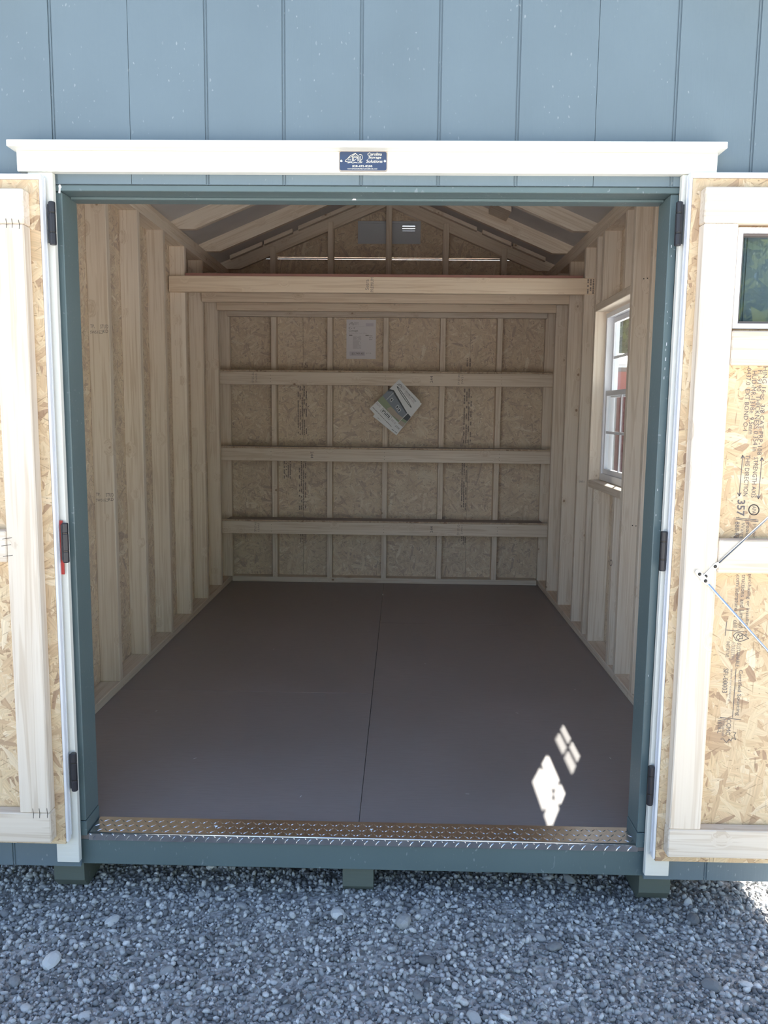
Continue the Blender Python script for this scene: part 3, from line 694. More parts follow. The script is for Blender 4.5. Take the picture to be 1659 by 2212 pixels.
shelf(0.4860, 'lowest of three wall shelves on the back wall', 3, (0.341, False), [(-0.918, False), (0.546, True)])

# lumber stamps and pencil marks on the side walls
yst = 0.0265+0.4064*3-0.0005
for z in (0.874, 1.597):
    text('stamp', 'TP,', (-1.211, yst, z+0.012), UX, UZ, 0.018, 0.016, INK, wl); text('stamp', 'STUD', (-1.160, yst, z+0.012), UX, UZ, 0.034, 0.016, INK, wl)
    text('stamp', 'SW51', (-1.205, yst, z-0.012), UX, UZ, 0.032, 0.012, INK, wl); flat('stamp', dashes(0.018, 0.014, 4, 0.9, 5, 0.2, 0.6), (-1.176, yst, z-0.012), UX, UZ, INKF, wl)
    text('stamp', 'KD', (-1.155, yst, z-0.008), UX, UZ, 0.022, 0.014, INK, wl)
text('stamp', 'SW51', (1.167, 2.4295, 0.872), UX, UZ, 0.030, 0.012, INK, wr)
ring = [(0.022*math.cos(a*math.pi/8), 0.014*math.sin(a*math.pi/8)) for a in range(16)]
flat('pencil_ring', stroke(ring, 0.004, True), (XI-0.0005, 1.620, 0.545), (0, -1, 0.35), (0, 0.35, 1), INK, wr)
nails(wr, 1.19, 1.469, [(0, 0.75), (0.016, 0.748), (-0.004, 1.86), (0.012, 1.862)], 0.003)

# ------------------------------------------------------------------ window in the right wall
wn = struct('window_1', (XO, (WY0+WY1)/2, WZ0), 'white single hung window with grid bars in the right wall', 'window')
def ring_me(x0, x1, ya, yb_, za, zb_, w, wb=None):
    wb = wb or w
    return join([bxg((x0, ya, za), (x1, yb_, za+wb)), bxg((x0, ya, zb_-w), (x1, yb_, zb_)), bxg((x0, ya, za+wb), (x1, ya+w, zb_-w)), bxg((x0, yb_-w, za+wb), (x1, yb_, zb_-w))])
fy0, fy1, fz0, fz1 = WY0+0.004, WY1-0.004, WZ0+0.002, WZ1-0.010
mk('window_frame', ring_me(1.198, 1.266, fy0, fy1, fz0, fz1, 0.024, 0.036), PVC, wn)
zm = 1.366
def sash(nm, x0, za, zb_, screen):
    s_ = mk(nm, ring_me(x0, x0+0.020, fy0+0.025, fy1-0.025, za, zb_, 0.026), PVC, wn)
    a, b, c_, d_ = fy0+0.051, fy1-0.051, za+0.026, zb_-0.026
    mk('pane', join([bxg((x0+0.009, a, c_), (x0+0.0105, b, d_))]), GLASS, s_, )
    ymid = (a+b)/2+0.005; zmid = (c_+d_)/2
    mk('grid_bar', join([bxg((x0+0.004, ymid-0.007, c_), (x0+0.0088, ymid+0.007, d_))]), PVC, s_); mk('grid_bar', join([bxg((x0+0.0035, a, zmid-0.007), (x0+0.0086, b, zmid+0.007))]), PVC, s_)
    return s_
sash('lower_sash', 1.206, fz0+0.037, zm+0.018, True); sash('upper_sash', 1.230, zm-0.016, fz1-0.025, False)
mk('insect_screen', join([bxg((1.256, fy0+0.031, fz0+0.041), (1.2566, fy1-0.031, zm))]), SCREEN, wn)

# ------------------------------------------------------------------ threshold
th = thing('threshold_plate', (0.0127, 0.06, 0), 'shiny diamond plate aluminium threshold across the doorway', 'threshold')
mk('plate', join([bxg((-0.797, 0.0175, 0.0002), (0.8225, 0.109, 0.0085)), bxg((-0.797, 0.0148, -0.0150), (0.8225, 0.0180, 0.0085))]), PLATE, th)
def lug(cx, cy, ang, L=0.026, w=0.0058, h=0.0019):
    """one embossed lozenge; local u along its length"""
    P = [(-L/2, 0), (-L/5, -w/2), (L/5, -w/2), (L/2, 0), (L/5, w/2), (-L/5, w/2)]; ca, sa = math.cos(ang), math.sin(ang)
    V = [(cx+u*ca-v*sa, cy+u*sa+v*ca, 0) for u, v in P] + [(cx+u*0.55*ca-v*0.35*sa, cy+u*0.55*sa+v*0.35*ca, h) for u, v in P]
    return V, [[i, (i+1) % 6, (i+1) % 6+6, i+6] for i in range(6)] + [[6, 7, 8, 9, 10, 11]]
top = []; lip = []
x = -0.786; i = 0
while x < 0.815:
    for r_ in range(3):
        yy = 0.034+0.027*r_; up = (i+r_) % 2
        v, f = lug(x, yy, math.radians(48 if up else -48), 0.021, 0.0048, 0.0017); top.append(([(a, b, 0.0085+c_) for a, b, c_ in v], f))
    x += 0.0168; i += 1
x = -0.780
while x < 0.812:
    v, f = lug(x, -0.0055, math.radians(50), 0.021, 0.0046); lip.append(([(a, 0.0148-c_, b) for a, b, c_ in v], f))
    v, f = lug(x-0.013, 0.0040, math.radians(-42), 0.011, 0.0032, 0.0012); lip.append(([(a, 0.0148-c_, b) for a, b, c_ in v], f))
    x += 0.0336
mk('nosing', join([tubeg([(-0.797, 0.0168, 0.0066), (0.8225, 0.0168, 0.0066)], 0.0032, 12)]), PLATE, th, smooth=True)
mk('tread_lugs', join(top), PLATE, th)['kind'] = 'stuff'; mk('lip_lugs', join(lip), PLATE, th)['kind'] = 'stuff'
for x in (-0.43, 0.04, 0.47): mk('screw', join([tubeg([(x, 0.068, 0.0085), (x, 0.068, 0.0115)], [0.006, 0.004], 10)]), STEEL, th)

# ------------------------------------------------------------------ doors
def hinge(parent, x, z0, z1, s):
    """weather resistant hinge: three part barrel and leaf; s = side of the leaf"""
    h = empty('hinge', (x, -0.036, z0), parent); L = z1-z0; r = 0.0088; y = -0.034
    cuts = [z0, z0+L*0.29, z0+L*0.74, z1]
    for a, b in zip(cuts[:-1], cuts[1:]):
        mk('knuckle', join([tubeg([(x, y, a+0.0006), (x, y, a+0.003), (x, y, b-0.003), (x, y, b-0.0006)], [r*0.86, r, r, r*0.86], 14)]), BLACK, h, smooth=False)
        
    for c_ in cuts[1:-1]: mk('washer', join([tubeg([(x, y, c_-0.0015), (x, y, c_+0.0015)], r*0.97, 14)]), BLACKH, h)
    mk('leaf', join([bxg((min(x, x+s*0.0135), -0.0325, z0+0.006), (max(x, x+s*0.0135), -0.0292, z1-0.006))]), BLACK, h)
    for o in list(h.children): o.location = Vector(o.location) - LOC[h.name] if False else o.location
def door(name, s, xe, zt, zb_, lab, stile, rails, win, oz):
    """s=+1 opens to the right; xe hinge edge; OSB inside face towards the camera"""
    W_ = 0.812; d = struct(name, (xe+s*W_/2, -0.05, zb_), lab, 'door')
    def X(a, b): return (min(xe+s*a, xe+s*b), max(xe+s*a, xe+s*b))
    # OSB sheet in pieces round the window, edge trim and siding skin behind
    e0 = 0.0075
    wx0, wx1, wz0, wz1 = 0.122, 0.690, 1.4790, 1.7300
    def osb(a, b, z0, z1): x0, x1 = X(a, b); panel('osb_panel', (x0, -0.050, z0), (x1, -0.0405, z1), OSB, d)
    def skin(a, b, z0, z1): x0, x1 = X(a, b); panel('siding_skin', (x0, -0.040, z0), (x1, -0.0292, z1), SIDE, d)
    if win:
        for f in (osb, skin):
            f(e0, wx0, oz, zt-0.014); f(wx1, W_-e0, oz, zt-0.014); f(wx0+0.0003, wx1-0.0003, oz, wz0); f(wx0+0.0003, wx1-0.0003, wz1, zt-0.014)
    else:
        osb(e0, W_-e0, oz, zt-0.014); skin(e0, W_-e0, oz+0.004, zt-0.014)
    x0, x1 = X(0.0, e0-0.0004); board('edge_trim', (x0, -0.0490, oz+0.006), (x1, -0.0290, zt), 'z', PVC, d, 0.001)
    x0, x1 = X(-0.0022, -0.0003); board('edge_lip', (x0, -0.0360, oz+0.02), (x1, -0.0290, zt-0.004), 'z', PVC, d, 0.0004)
    x0, x1 = X(W_-e0+0.0004, W_); board('edge_trim', (x0, -0.0490, oz+0.006), (x1, -0.0290, zt), 'z', PVC, d, 0.001)
    x0, x1 = X(0.0, W_); board('top_trim', (x0, -0.0535, zt-0.0136), (x1, -0.0290, zt+0.0002), 'x', PVC, d, 0.001)
    yf, yb_ = -0.0885, -0.0502
    (sa, sb), (tr0, tr1), (br0, br1), mids, mlow = stile, rails[0], rails[1], rails[2], rails[3]
    x0, x1 = X(sa, sb); board('stile', (x0, yf, br1+0.0008), (x1, yb_, tr0-0.0008), 'z', LUMD, d, 0.003)
    x0, x1 = X(W_-sb, W_-sa); board('stile', (x0, yf, br1+0.0008), (x1, yb_, tr0-0.0008), 'z', LUMD, d, 0.003)
    x0, x1 = X(sa-0.001, W_-sa); board('top_rail', (x0, yf, tr0), (x1, yb_, tr1), 'x', LUMD, d, 0.003); board('bottom_rail', (x0, yf, br0), (x1, yb_, br1), 'x', LUMD, d, 0.003)
    x0, x1 = X(sb+0.0012, W_-sb-0.0012)
    for a, b in ([mids] if win else []) + [mlow]: board('mid_rail', (x0, yf, a), (x1, yb_, b), 'x', LUMD, d, 0.003)
    return d, X
d2, X2 = door('door_2', 1, 0.845, 1.8695, -0.003, 'right shed door swung fully open, strand board side out with small window', (0.0285, 0.1145), ((1.7376, 1.8255), (0.030, 0.1125), (1.3850, 1.4716), (0.8386, 0.9280)), True, -0.0045)
d1, X1 = door('door_1', -1, -0.8300, 1.8595, 0.010, 'left shed door swung fully open, strand board side out', (0.0335, 0.1180), ((1.7263, 1.8135), (0.0316, 0.1205), (1.38, 1.46), (0.8398, 0.9260)), False, 0.0085)
# window of the right door
dw = empty('door_window', (1.25, -0.06, 1.477), d2)
wx0, wx1, wz0, wz1 = 0.9662, 1.5352, 1.4775, 1.7310
def ringy(y0_, y1_, xa, xb, za, zb_, w): return join([bxg((xa, y0_, za), (xb, y1_, za+w)), bxg((xa, y0_, zb_-w), (xb, y1_, zb_)), bxg((xa, y0_, za+w), (xa+w, y1_, zb_-w)), bxg((xb-w, y0_, za+w), (xb, y1_, zb_-w))])
mk('window_frame', ringy(-0.072, -0.0295, wx0, wx1, wz0+0.001, wz1-0.001, 0.0125), PVC, dw)
mk('stop_bead', ringy(-0.062, -0.046, wx0+0.0128, wx1-0.0128, wz0+0.014, wz1-0.014, 0.006), simple('dark_gasket', (0.12, 0.10, 0.095), 0.6), dw)
mk('pane', join([bxg((wx0+0.0185, -0.0445, wz0+0.02), (wx1-0.0185, -0.0425, wz1-0.02))]), mat_glass('door_glass', 1.0, (0.85, 0.88, 0.88)), dw)
# hinges
for x, z0, z1 in ((-0.8115, 1.684, 1.795), (-0.8105, 0.831, 0.943), (-0.8120, 0.163, 0.278)): hinge(d1, x, z0, z1, -1)
for x, z0, z1 in ((0.8265, 1.691, 1.802), (0.8330, 0.8315, 0.942), (0.8330, 0.1555, 0.272)): hinge(d2, x, z0, z1, 1)
mk('red_shim', join([bxg((-0.8290, -0.0288, 0.7965), (-0.8195, -0.0262, 0.948))]), REDM, d1)
# diagonal tension brace on the right door
def brace(p0, p1, pend, yy, nm):
    b = empty(nm, (p0[0], yy, p0[1]), d2)
    a, c_ = Vector((p0[0], 0, p0[1])), Vector((p1[0], 0, p1[1])); u = (c_-a).normalized(); w = Vector((-u.z, 0, u.x))*0.0068
    e = [a, a+w-0*u, c_+w, c_-w, a-w]
    pts = []
    for k_ in range(7):
        t_ = math.pi/2 + math.pi*k_/6; pts.append(a + u*(math.cos(t_)*0.0068) + w*(math.sin(t_)))
    pts += [c_-w, c_+u*0.011-w*0.42, c_+u*0.011+w*0.42, c_+w]
    n = len(pts); V = [(p.x, yy, p.z) for p in pts] + [(p.x, yy+0.0022, p.z) for p in pts]
    F = [list(range(n))[::-1], list(range(n, 2*n))] + [[i, (i+1) % n, (i+1) % n+n, i+n] for i in range(n)]
    me = mesh('plate', V, F); me.validate()
    import bmesh
    bm = bmesh.new(); bm.from_mesh(me); bmesh.ops.recalc_face_normals(bm, faces=bm.faces); bm.to_mesh(me); bm.free()
    mk('end_plate', me, simple('zinc_plate', (0.72, 0.74, 0.74), 0.38, 1.0) if 'zinc_plate' not in bpy.data.materials else bpy.data.materials['zinc_plate'], b)
    q0 = c_+u*0.009; q1 = Vector((pend[0], 0, pend[1]))
    mk('rod', join([tubeg([(q0.x, yy+0.001, q0.z), (q1.x, yy+0.001, q1.z)], 0.0036, 12)]), STEEL, b, smooth=True)
    for t_ in (0.22, 0.92):
        p = a.lerp(c_, t_); mk('screw', join([tubeg([(p.x, yy-0.0026, p.z), (p.x, yy-0.0012, p.z), (p.x, yy+0.001, p.z)], [0.0022, 0.0048, 0.0052], 12)]), BLACKH, b)
brace((0.9225, 0.8215), (0.9560, 0.8600), (1.555, 1.470), -0.0912, 'tension_brace')
brace((0.9070, 0.8420), (0.9310, 0.8160), (1.555, 0.150), -0.0940, 'tension_brace')
# seam staples on the left door
def marks(parent, pts, y, L=0.022, hor=False):
    for x, z in pts:
        flat('staple_mark', stroke([(0, -L/2), (0.001, 0), (-0.0005, L/2)] if not hor else [(-L/2, -0.002), (L/2, 0.002)], 0.0015), (x, y, z), UX, UZ, BLACKH, parent)
marks(d1, [(-0.908, 1.727), (-0.893, 1.727), (-0.875, 1.724)], -0.0889); marks(d1, [(-0.91, 0.121), (-0.892, 0.122), (-0.870, 0.123)], -0.0889, 0.028)
marks(d1, [(-0.946, 0.906), (-0.949, 0.887), (-0.946, 0.858)], -0.0889, 0.026, True)

# printing on the right door's strand board (reads downward)
_cx, _cy, _cz = CAM_LOC
def un(u, v, y):
    q = _r*((u-829.5)/FPX) + _d*((v-1106)/FPX) + _f; t_ = (y-_cy)/q.y
    return _cx+q.x*t_, _cz+q.z*t_
YP = -0.0506
def dn_text(s, u0, v0, u1, v1, hpx, mat=INK, bold=0.0, nm='stamp'):
    x0, z0 = un(u0, v0, YP); x1, z1 = un(u1, v1, YP); xm = (x0+x1)/2
    text(nm, s, (xm, YP, (z0+z1)/2), DN, UPR, abs(z0-z1), hpx/805.0, mat, d2, bold)
dn_text('HING 16oc  3/8 CAT PRP-108', 1653, 792, 1641, 983, 9.5); dn_text('FL-9190  THICKNESS 0.354 in', 1643, 800, 1629.5, 975, 10)
dn_text('HUD-MR-1318e  9.5mm', 1631.5, 801, 1620.5, 938, 10); dn_text('-0437.0  EXT BOND O-1', 1620, 791, 1608.5, 931, 9.5)
dn_text('STRENGTH AXIS', 1633.5, 988, 1627.0, 1075, 9.5); dn_text('THIS DIRECTION', 1616.5, 983, 1609.5, 1072, 9.5)
dn_text('357', 1601.5, 1080, 1599.5, 1115, 17, INK, 0.02); dn_text('888-82', 1593.5, 1127, 1590.5, 1163, 9.5)
dn_text('Warra', 1605.5, 1129, 1603, 1163, 8, INKF); dn_text('read', 1617, 1129, 1615, 1157, 9, INK); dn_text('Impor', 1630, 1133, 1628, 1163, 8, INK)
dn_text('purchasing or installing, re', 1619.5, 1240, 1611.5, 1374, 9.5); dn_text('tructions and Limited', 1608, 1241, 1600, 1356, 9.5); dn_text('.com/literature or call', 1596, 1240, 1588.5, 1355, 9.5)
dn_text('SUSTAINABLE', 1596, 1389, 1593, 1440, 8); dn_text('FORESTRY', 1584.5, 1388, 1581.5, 1427, 8, INKF); dn_text('INITIATIVE', 1573.5, 1386, 1570.5, 1420, 7.5)
dn_text('Certified Sourcing', 1601, 1447, 1591.5, 1546, 11); dn_text('www.forests.org', 1581.5, 1445, 1575, 1515, 7.5, INKF); dn_text('SFI-00003', 1569, 1444, 1564.5, 1497, 11)
dn_text('CCMC', 1575, 1553, 1572.5, 1588, 10); dn_text('Evaluation', 1564.5, 1553, 1562, 1590, 7, INKF); dn_text('11828-L', 1555.5, 1551, 1553.5, 1584, 8.5)
def pxline(pts, w=0.0018, mat=INK, closed=False):
    P = [un(u, v, YP) for u, v in pts]; ax, az = P[0]
    flat('stamp', stroke([(x-ax, z-az) for x, z in P], w, closed), (ax, YP, az), UX, UZ, mat, d2)
for (u0, v0, u1, v1) in ((1646, 990, 1638.5, 1076), (1604.5, 985, 1597, 1070)):
    pxline([(u0, v0), (u1, v1)]); pxline([(u0-3.5, v0+5), (u0, v0-1), (u0+3.5, v0+5)], 0.0026); pxline([(u1-3.5, v1-5), (u1, v1+1), (u1+3.5, v1-5)], 0.0026)
pxline([(1628.6+11*math.cos(a*math.pi/12), 1101.4+11*math.sin(a*math.pi/12)) for a in range(24)], 0.0028, INK, True)
dn_text('APA', 1629.5, 1093, 1628, 1110, 8)
pxline([(1590, 1118.5), (1638, 1123.5)]); pxline([(1590, 1121.5), (1638, 1127)])
pxline([(1569, 1361), (1607, 1364.5)]); pxline([(1570, 1343), (1566.5, 1373)]); pxline([(1590, 1446), (1582.6, 1550)]); pxline([(1555.5, 1549.5), (1601, 1555)])
lf = [(1584, 1373), (1590, 1367), (1599, 1367), (1607, 1372), (1617, 1379), (1608, 1383), (1599, 1386), (1590, 1383)]
pxline(lf, 0.0020, INK, True); pxline([(1590, 1377), (1595, 1370), (1598, 1375), (1603, 1372), (1604, 1380), (1598, 1379), (1595, 1383)], 0.0018, INK, True)
pxline([(1557, 1597), (1563, 1596), (1566, 1601), (1570, 1604), (1575, 1597), (1579, 1601), (1582, 1594), (1589, 1598), (1586, 1588), (1590, 1583), (1584, 1582)], 0.0016)

# ------------------------------------------------------------------ name plate on the head trim
pl = thing('name_plate', (0.0068, -0.026, 1.8755), 'navy name plate with white lettering and barn logo on head trim', 'sign')
NAVY = simple('navy_enamel', (0.035, 0.055, 0.115), 0.35); TANB = simple('tan_border', (0.42, 0.36, 0.30), 0.5); CREAM = simple('cream_lettering', (0.78, 0.74, 0.62), 0.5)
def rrect(w, h, r, n=5):
    out = []
    for cx, cy, a0 in ((w/2-r, h/2-r, 0), (-w/2+r, h/2-r, 90), (-w/2+r, -h/2+r, 180), (w/2-r, -h/2+r, 270)):
        for k_ in range(n+1): a = math.radians(a0+90*k_/n); out.append((cx+r*math.cos(a), cy+r*math.sin(a)))
    return out
def slab(name, pts, ya, yb_, cx, cz, mat, parent): return prism(name, [(cx+x, cz+z) for x, z in pts], ya, yb_, mat, parent)
pcx, pcz = 0.0068, 1.9010
slab('plate', rrect(0.1265, 0.0515, 0.006), -0.0285, -0.0252, pcx, pcz, TANB, pl); slab('face', rrect(0.1215, 0.0465, 0.0048), -0.0290, -0.0286, pcx, pcz, NAVY, pl)
yq = -0.02925
for i, s_ in enumerate(('Carolina', 'Storage', 'Solutions')): text('lettering', s_, (pcx+0.0295 + (0.0005, 0.0008, 0.0)[i], yq, pcz+0.0172-i*0.0088), UX, UZ, (0.0375, 0.0335, 0.0420)[i], 0.0076, CREAM, pl, 0.012, 0.2)
text('lettering', '828-692-8200', (pcx-0.002, yq, pcz-0.0128), UX, UZ, 0.052, 0.0050, CREAM, pl, 0.01)
text('lettering', 'www.DetweilerBarnsAndSheds.com', (pcx-0.002, yq, pcz-0.0190), UX, UZ, 0.078, 0.0036, CREAM, pl, 0.01)
lg = []
def L(*p, w=0.0010, c=False): lg.extend(stroke(list(p), w, c))
L((-0.0075, -0.0065), (-0.0075, 0.0060), (0.0005, 0.0125), (0.0100, 0.0050), (0.0100, -0.0050), w=0.0013); L((0.0005, 0.0135), (-0.0135, 0.0065), (-0.0210, -0.0010), w=0.0013); L((-0.0085, 0.0055), (-0.0200, 0.0000), w=0.0009)
L((-0.0045, -0.0065), (-0.0045, 0.0030), (0.0068, 0.0030), (0.0068, -0.0065), w=0.0012); L((-0.0045, -0.0060), (0.0065, 0.0020), w=0.0009)
for x in (-0.0045, -0.0020, 0.0005, 0.0030, 0.0055): L((x, 0.0042), (x, 0.0075-abs(x-0.0005)*0.35), w=0.0008)
for x in (-0.0185, -0.0155, -0.0125): L((x, -0.0045), (x, -0.0015), (x+0.0015, -0.0012), w=0.0009)
L((-0.0205, -0.0010), (-0.0240, -0.0030), (-0.0265, -0.0070), (-0.0190, -0.0085), (-0.0090, -0.0080), w=0.0013); L((-0.0190, -0.0110), (-0.0120, -0.0090), (-0.0060, -0.0115), (-0.0010, -0.0090), (0.0050, -0.0105), w=0.0016); L((0.0070, -0.0105), (0.0160, -0.0100), (0.0180, -0.0080), w=0.0014)
L((0.0108, 0.0098), (0.0145, 0.0105), (0.0175, 0.0080), (0.0190, 0.0030), (0.0180, -0.0010), (0.0150, -0.0040), (0.0125, -0.0080), w=0.0012); L((0.0135, 0.0060), (0.0135, -0.0060), w=0.0012); L((0.0100, -0.0050), (0.0120, -0.0080), (0.0170, -0.0085), w=0.0012)
flat('barn_logo', lg, (pcx-0.0205, yq, pcz+0.0060), UX, UZ, CREAM, pl)
for dx in (-0.0565, 0.0565): mk('screw', join([tubeg([(pcx+dx, -0.0288, pcz), (pcx+dx, -0.0305, pcz), (pcx+dx, -0.0312, pcz)], [0.0035, 0.0030, 0.0014], 12)]), STEEL, pl)

# ------------------------------------------------------------------ price sheet
ps = thing('price_sheet', (-0.186, y0-0.001, 1.648), 'white paper price sheet stapled to the back wall under the plate', 'paper')
psx, psz, pw, ph = -0.186, 1.788, 0.215, 0.281
panel('sheet', (psx-pw/2, y0-0.0014, psz-ph/2), (psx+pw/2, y0-0.0007, psz+ph/2), PAPER, ps, 0.0001)
yq = y0-0.0017
GREYI = simple('grey_print', (0.28, 0.27, 0.27), 0.8); PALE = simple('pale_print', (0.52, 0.50, 0.52), 0.8); BOXI = simple('lilac_print', (0.60, 0.57, 0.62), 0.8)
def P(u, v): return (psx-pw/2+u*pw, yq, psz+ph/2-v*ph)
text('lettering', "8' x 12'", P(0.185, 0.215), UX, UZ, 0.046, 0.013, GREYI, ps, 0.01); text('lettering', 'Cottage', P(0.235, 0.285), UX, UZ, 0.068, 0.018, GREYI, ps, 0.01)
text('lettering', 'LP SmartSide Panel Siding', P(0.385, 0.345), UX, UZ, 0.132, 0.009, PALE, ps)
flat('price_box', [rrect(0.112, 0.030, 0.004)], P(0.37, 0.865), UX, UZ, BOXI, ps); q = P(0.37, 0.865); text('lettering', '$3,749.40', (q[0]+0.003, yq-0.0003, q[2]), UX, UZ, 0.088, 0.017, GREYI, ps, 0.01)
text('lettering', '$171.06', P(0.755, 0.852), UX, UZ, 0.036, 0.008, GREYI, ps)
flat('printed_lines', dashes(0.060, 0.090, 17, 1.0, 3, 0.4, 0.95), P(0.36, 0.575), UX, UZ, PALE, ps); flat('printed_lines', [rrect(0.024, 0.007, 0.002)], P(0.145, 0.397), UX, UZ, GREYI, ps); flat('printed_lines', [rrect(0.024, 0.007, 0.002)], P(0.70, 0.397), UX, UZ, GREYI, ps)
flat('printed_lines', dashes(0.028, 0.040, 3, 1.0, 6, 0.5, 0.98), P(0.83, 0.455), UX, UZ, PALE, ps); flat('printed_lines', dashes(0.034, 0.024, 4, 1.0, 8, 0.5, 0.98), P(0.335, 0.100), UX, UZ, PALE, ps)
flat('price_box', [rrect(0.056, 0.020, 0.002)], P(0.785, 0.125), UX, UZ, BOXI, ps)
flat('logo', stroke([(-0.016, -0.010), (-0.013, 0.0), (-0.002, 0.010), (0.004, 0.010), (0.013, 0.0), (0.014, -0.010)], 0.003) + stroke([(-0.005, -0.010), (-0.002, 0.002), (0.004, 0.002), (0.006, -0.010)], 0.0025), P(0.175, 0.105), UX, UZ, GREYI, ps)
flat('printed_lines', stroke([(-0.09, 0), (0.09, 0)], 0.0012), P(0.5, 0.165), UX, UZ, PALE, ps)

# ------------------------------------------------------------------ brochures
yb0 = YB-0.1535
def brochure(name, lab, top, u_, v_, y_, front):
    """top: world (x,z) of the page's top left corner; u_ right, v_ down the page"""
    w_, h_ = 0.213, 0.292 if front else 0.285
    t = thing(name, (top[0], y_, top[1]-0.38), lab, 'brochure', 'brochures hanging on the back wall')
    R_ = Vector((u_[0], 0, u_[1])).normalized(); D_ = Vector((v_[0], 0, v_[1])).normalized(); U_ = -D_; O = Vector((top[0], y_, top[1]))
    ctr = O + R_*w_/2 + D_*h_/2; nn = R_.cross(U_)
    mk('sheet', cbox(w_, h_, 0.0012, 0.0001, PAPER2), PAPER2, t, ctr - nn*0.0008, Matrix((R_, U_, nn)).transposed())
    def Q(u, v, k_=1): return O + R_*(u*w_) + D_*(v*h_) + nn*0.0003*k_
    def poly(nm, pts, mat, k_=1): flat(nm, [[((a-0.5)*w_, (0.5-b)*h_) for a, b in pts]], ctr + nn*0.0003*k_, R_, U_, mat, t)
    return t, Q, poly, R_, U_, ctr, nn, w_, h_
HOUSE = simple('print_house_grey', (0.22, 0.255, 0.30), 0.6); HOUSED = simple('print_dark', (0.07, 0.08, 0.09), 0.6); LAWN = simple('print_lawn', (0.27, 0.33, 0.22), 0.6); PATH = simple('print_path', (0.42, 0.36, 0.30), 0.6); HILITE = simple('print_pale', (0.60, 0.63, 0.66), 0.6)
u1 = (0.1513, -0.1525); v1 = (-0.2124, -0.2013)
t, Q, poly, R_, U_, ctr, nn, w_, h_ = brochure('brochure', 'upper tilted white brochure with grey shed picture on the back wall', (0.0978, 1.4906), u1, v1, yb0-0.002, True)
poly('photo_lawn', [(0.0, 0.56), (0.99, 0.56), (0.99, 0.73), (0.0, 0.73)], LAWN); poly('photo_path', [(0.45, 0.60), (0.99, 0.56), (0.99, 0.68), (0.55, 0.73), (0.40, 0.70)], PATH, 2)
poly('photo_shed', [(0.0, 0.33), (0.13, 0.27), (0.98, 0.42), (0.98, 0.57), (0.80, 0.60), (0.0, 0.56)], HOUSE, 3)
poly('photo_roof', [(0.13, 0.27), (0.98, 0.42), (0.96, 0.445), (0.12, 0.315)], HOUSED, 4); poly('photo_gable', [(0.0, 0.33), (0.13, 0.27), (0.14, 0.30), (0.02, 0.40)], HOUSED, 4)
for a, b in ((0.26, 0.42), (0.56, 0.44), (0.68, 0.46)):
    poly('photo_window', [(a, b), (a+0.09, b+0.012), (a+0.09, b+0.10), (a, b+0.085)], HILITE, 5); poly('photo_window', [(a+0.02, b+0.02), (a+0.07, b+0.027), (a+0.07, b+0.085), (a+0.02, b+0.072)], HOUSED, 6)
poly('photo_corner', [(0.18, 0.31), (0.195, 0.31), (0.195, 0.56), (0.18, 0.56)], HILITE, 5)
el = [(0.47*math.cos(a*math.pi/16), 0.018*math.sin(a*math.pi/16)) for a in range(32)]
flat('oval_line', stroke([(x*w_*0.88, y*h_*1.1) for x, y in el], 0.0042, True), Q(0.52, 0.205, 2), (R_*0.985+U_*-0.17), (U_*0.985+R_*0.17), HOUSED, t)
flat('logo', stroke([(-0.018, -0.009), (-0.012, 0.003), (0.0, 0.010), (0.012, 0.003), (0.018, -0.009)], 0.003) + stroke([(-0.006, -0.010), (-0.006, 0.0), (0.006, 0.0), (0.006, -0.010)], 0.0025), Q(0.15, 0.09), R_, U_, HOUSED, t)
text('lettering', 'Storage Solutions', Q(0.66, 0.075), R_, U_, 0.098, 0.013, HOUSED, t, 0.01); flat('printed_lines', dashes(0.1, 0.018, 3, 1.0, 4, 0.5, 0.98), Q(0.66, 0.12), R_, U_, PALE, t); flat('printed_lines', dashes(0.044, 0.022, 3, 1.0, 4, 0.6, 0.98), Q(0.32, 0.075), R_, U_, PALE, t)
flat('text_box', stroke([(-0.045, -0.015), (0.045, -0.015), (0.045, 0.015), (-0.045, 0.015)], 0.0015, True) + dashes(0.075, 0.020, 2, 1.0, 5, 0.2, 0.5), Q(0.52, 0.80), R_, U_, HOUSED, t)
flat('printed_lines', dashes(0.040, 0.016, 2, 1.0, 9, 0.3, 0.7), Q(0.13, 0.78), R_, U_, PALE, t); flat('printed_lines', dashes(0.046, 0.016, 2, 1.0, 10, 0.3, 0.7), Q(0.87, 0.80), R_, U_, PALE, t); flat('printed_lines', dashes(0.19, 0.008, 1, 1.0, 11, 0.05, 0.2), Q(0.5, 0.92), R_, U_, GREYI, t)
c8, s8 = math.cos(math.radians(7)), math.sin(math.radians(7))
ru = (u1[0]*c8-u1[1]*s8, u1[0]*s8+u1[1]*c8); rv = (v1[0]*c8-v1[1]*s8, v1[0]*s8+v1[1]*c8)
t, Q, poly, R_, U_, ctr, nn, w_, h_ = brochure('brochure', 'lower brochure mostly hidden behind the upper tilted one', (0.092, 1.455), ru, rv, yb0, False)
poly('photo_lawn', [(0.6, 0.5), (0.99, 0.5), (0.99, 0.74), (0.6, 0.74)], LAWN); poly('photo_shed', [(0.7, 0.38), (0.99, 0.42), (0.99, 0.56), (0.7, 0.58)], HOUSED, 2); poly('photo_path', [(0.72, 0.66), (0.99, 0.62), (0.99, 0.74), (0.72, 0.74)], PATH, 2)
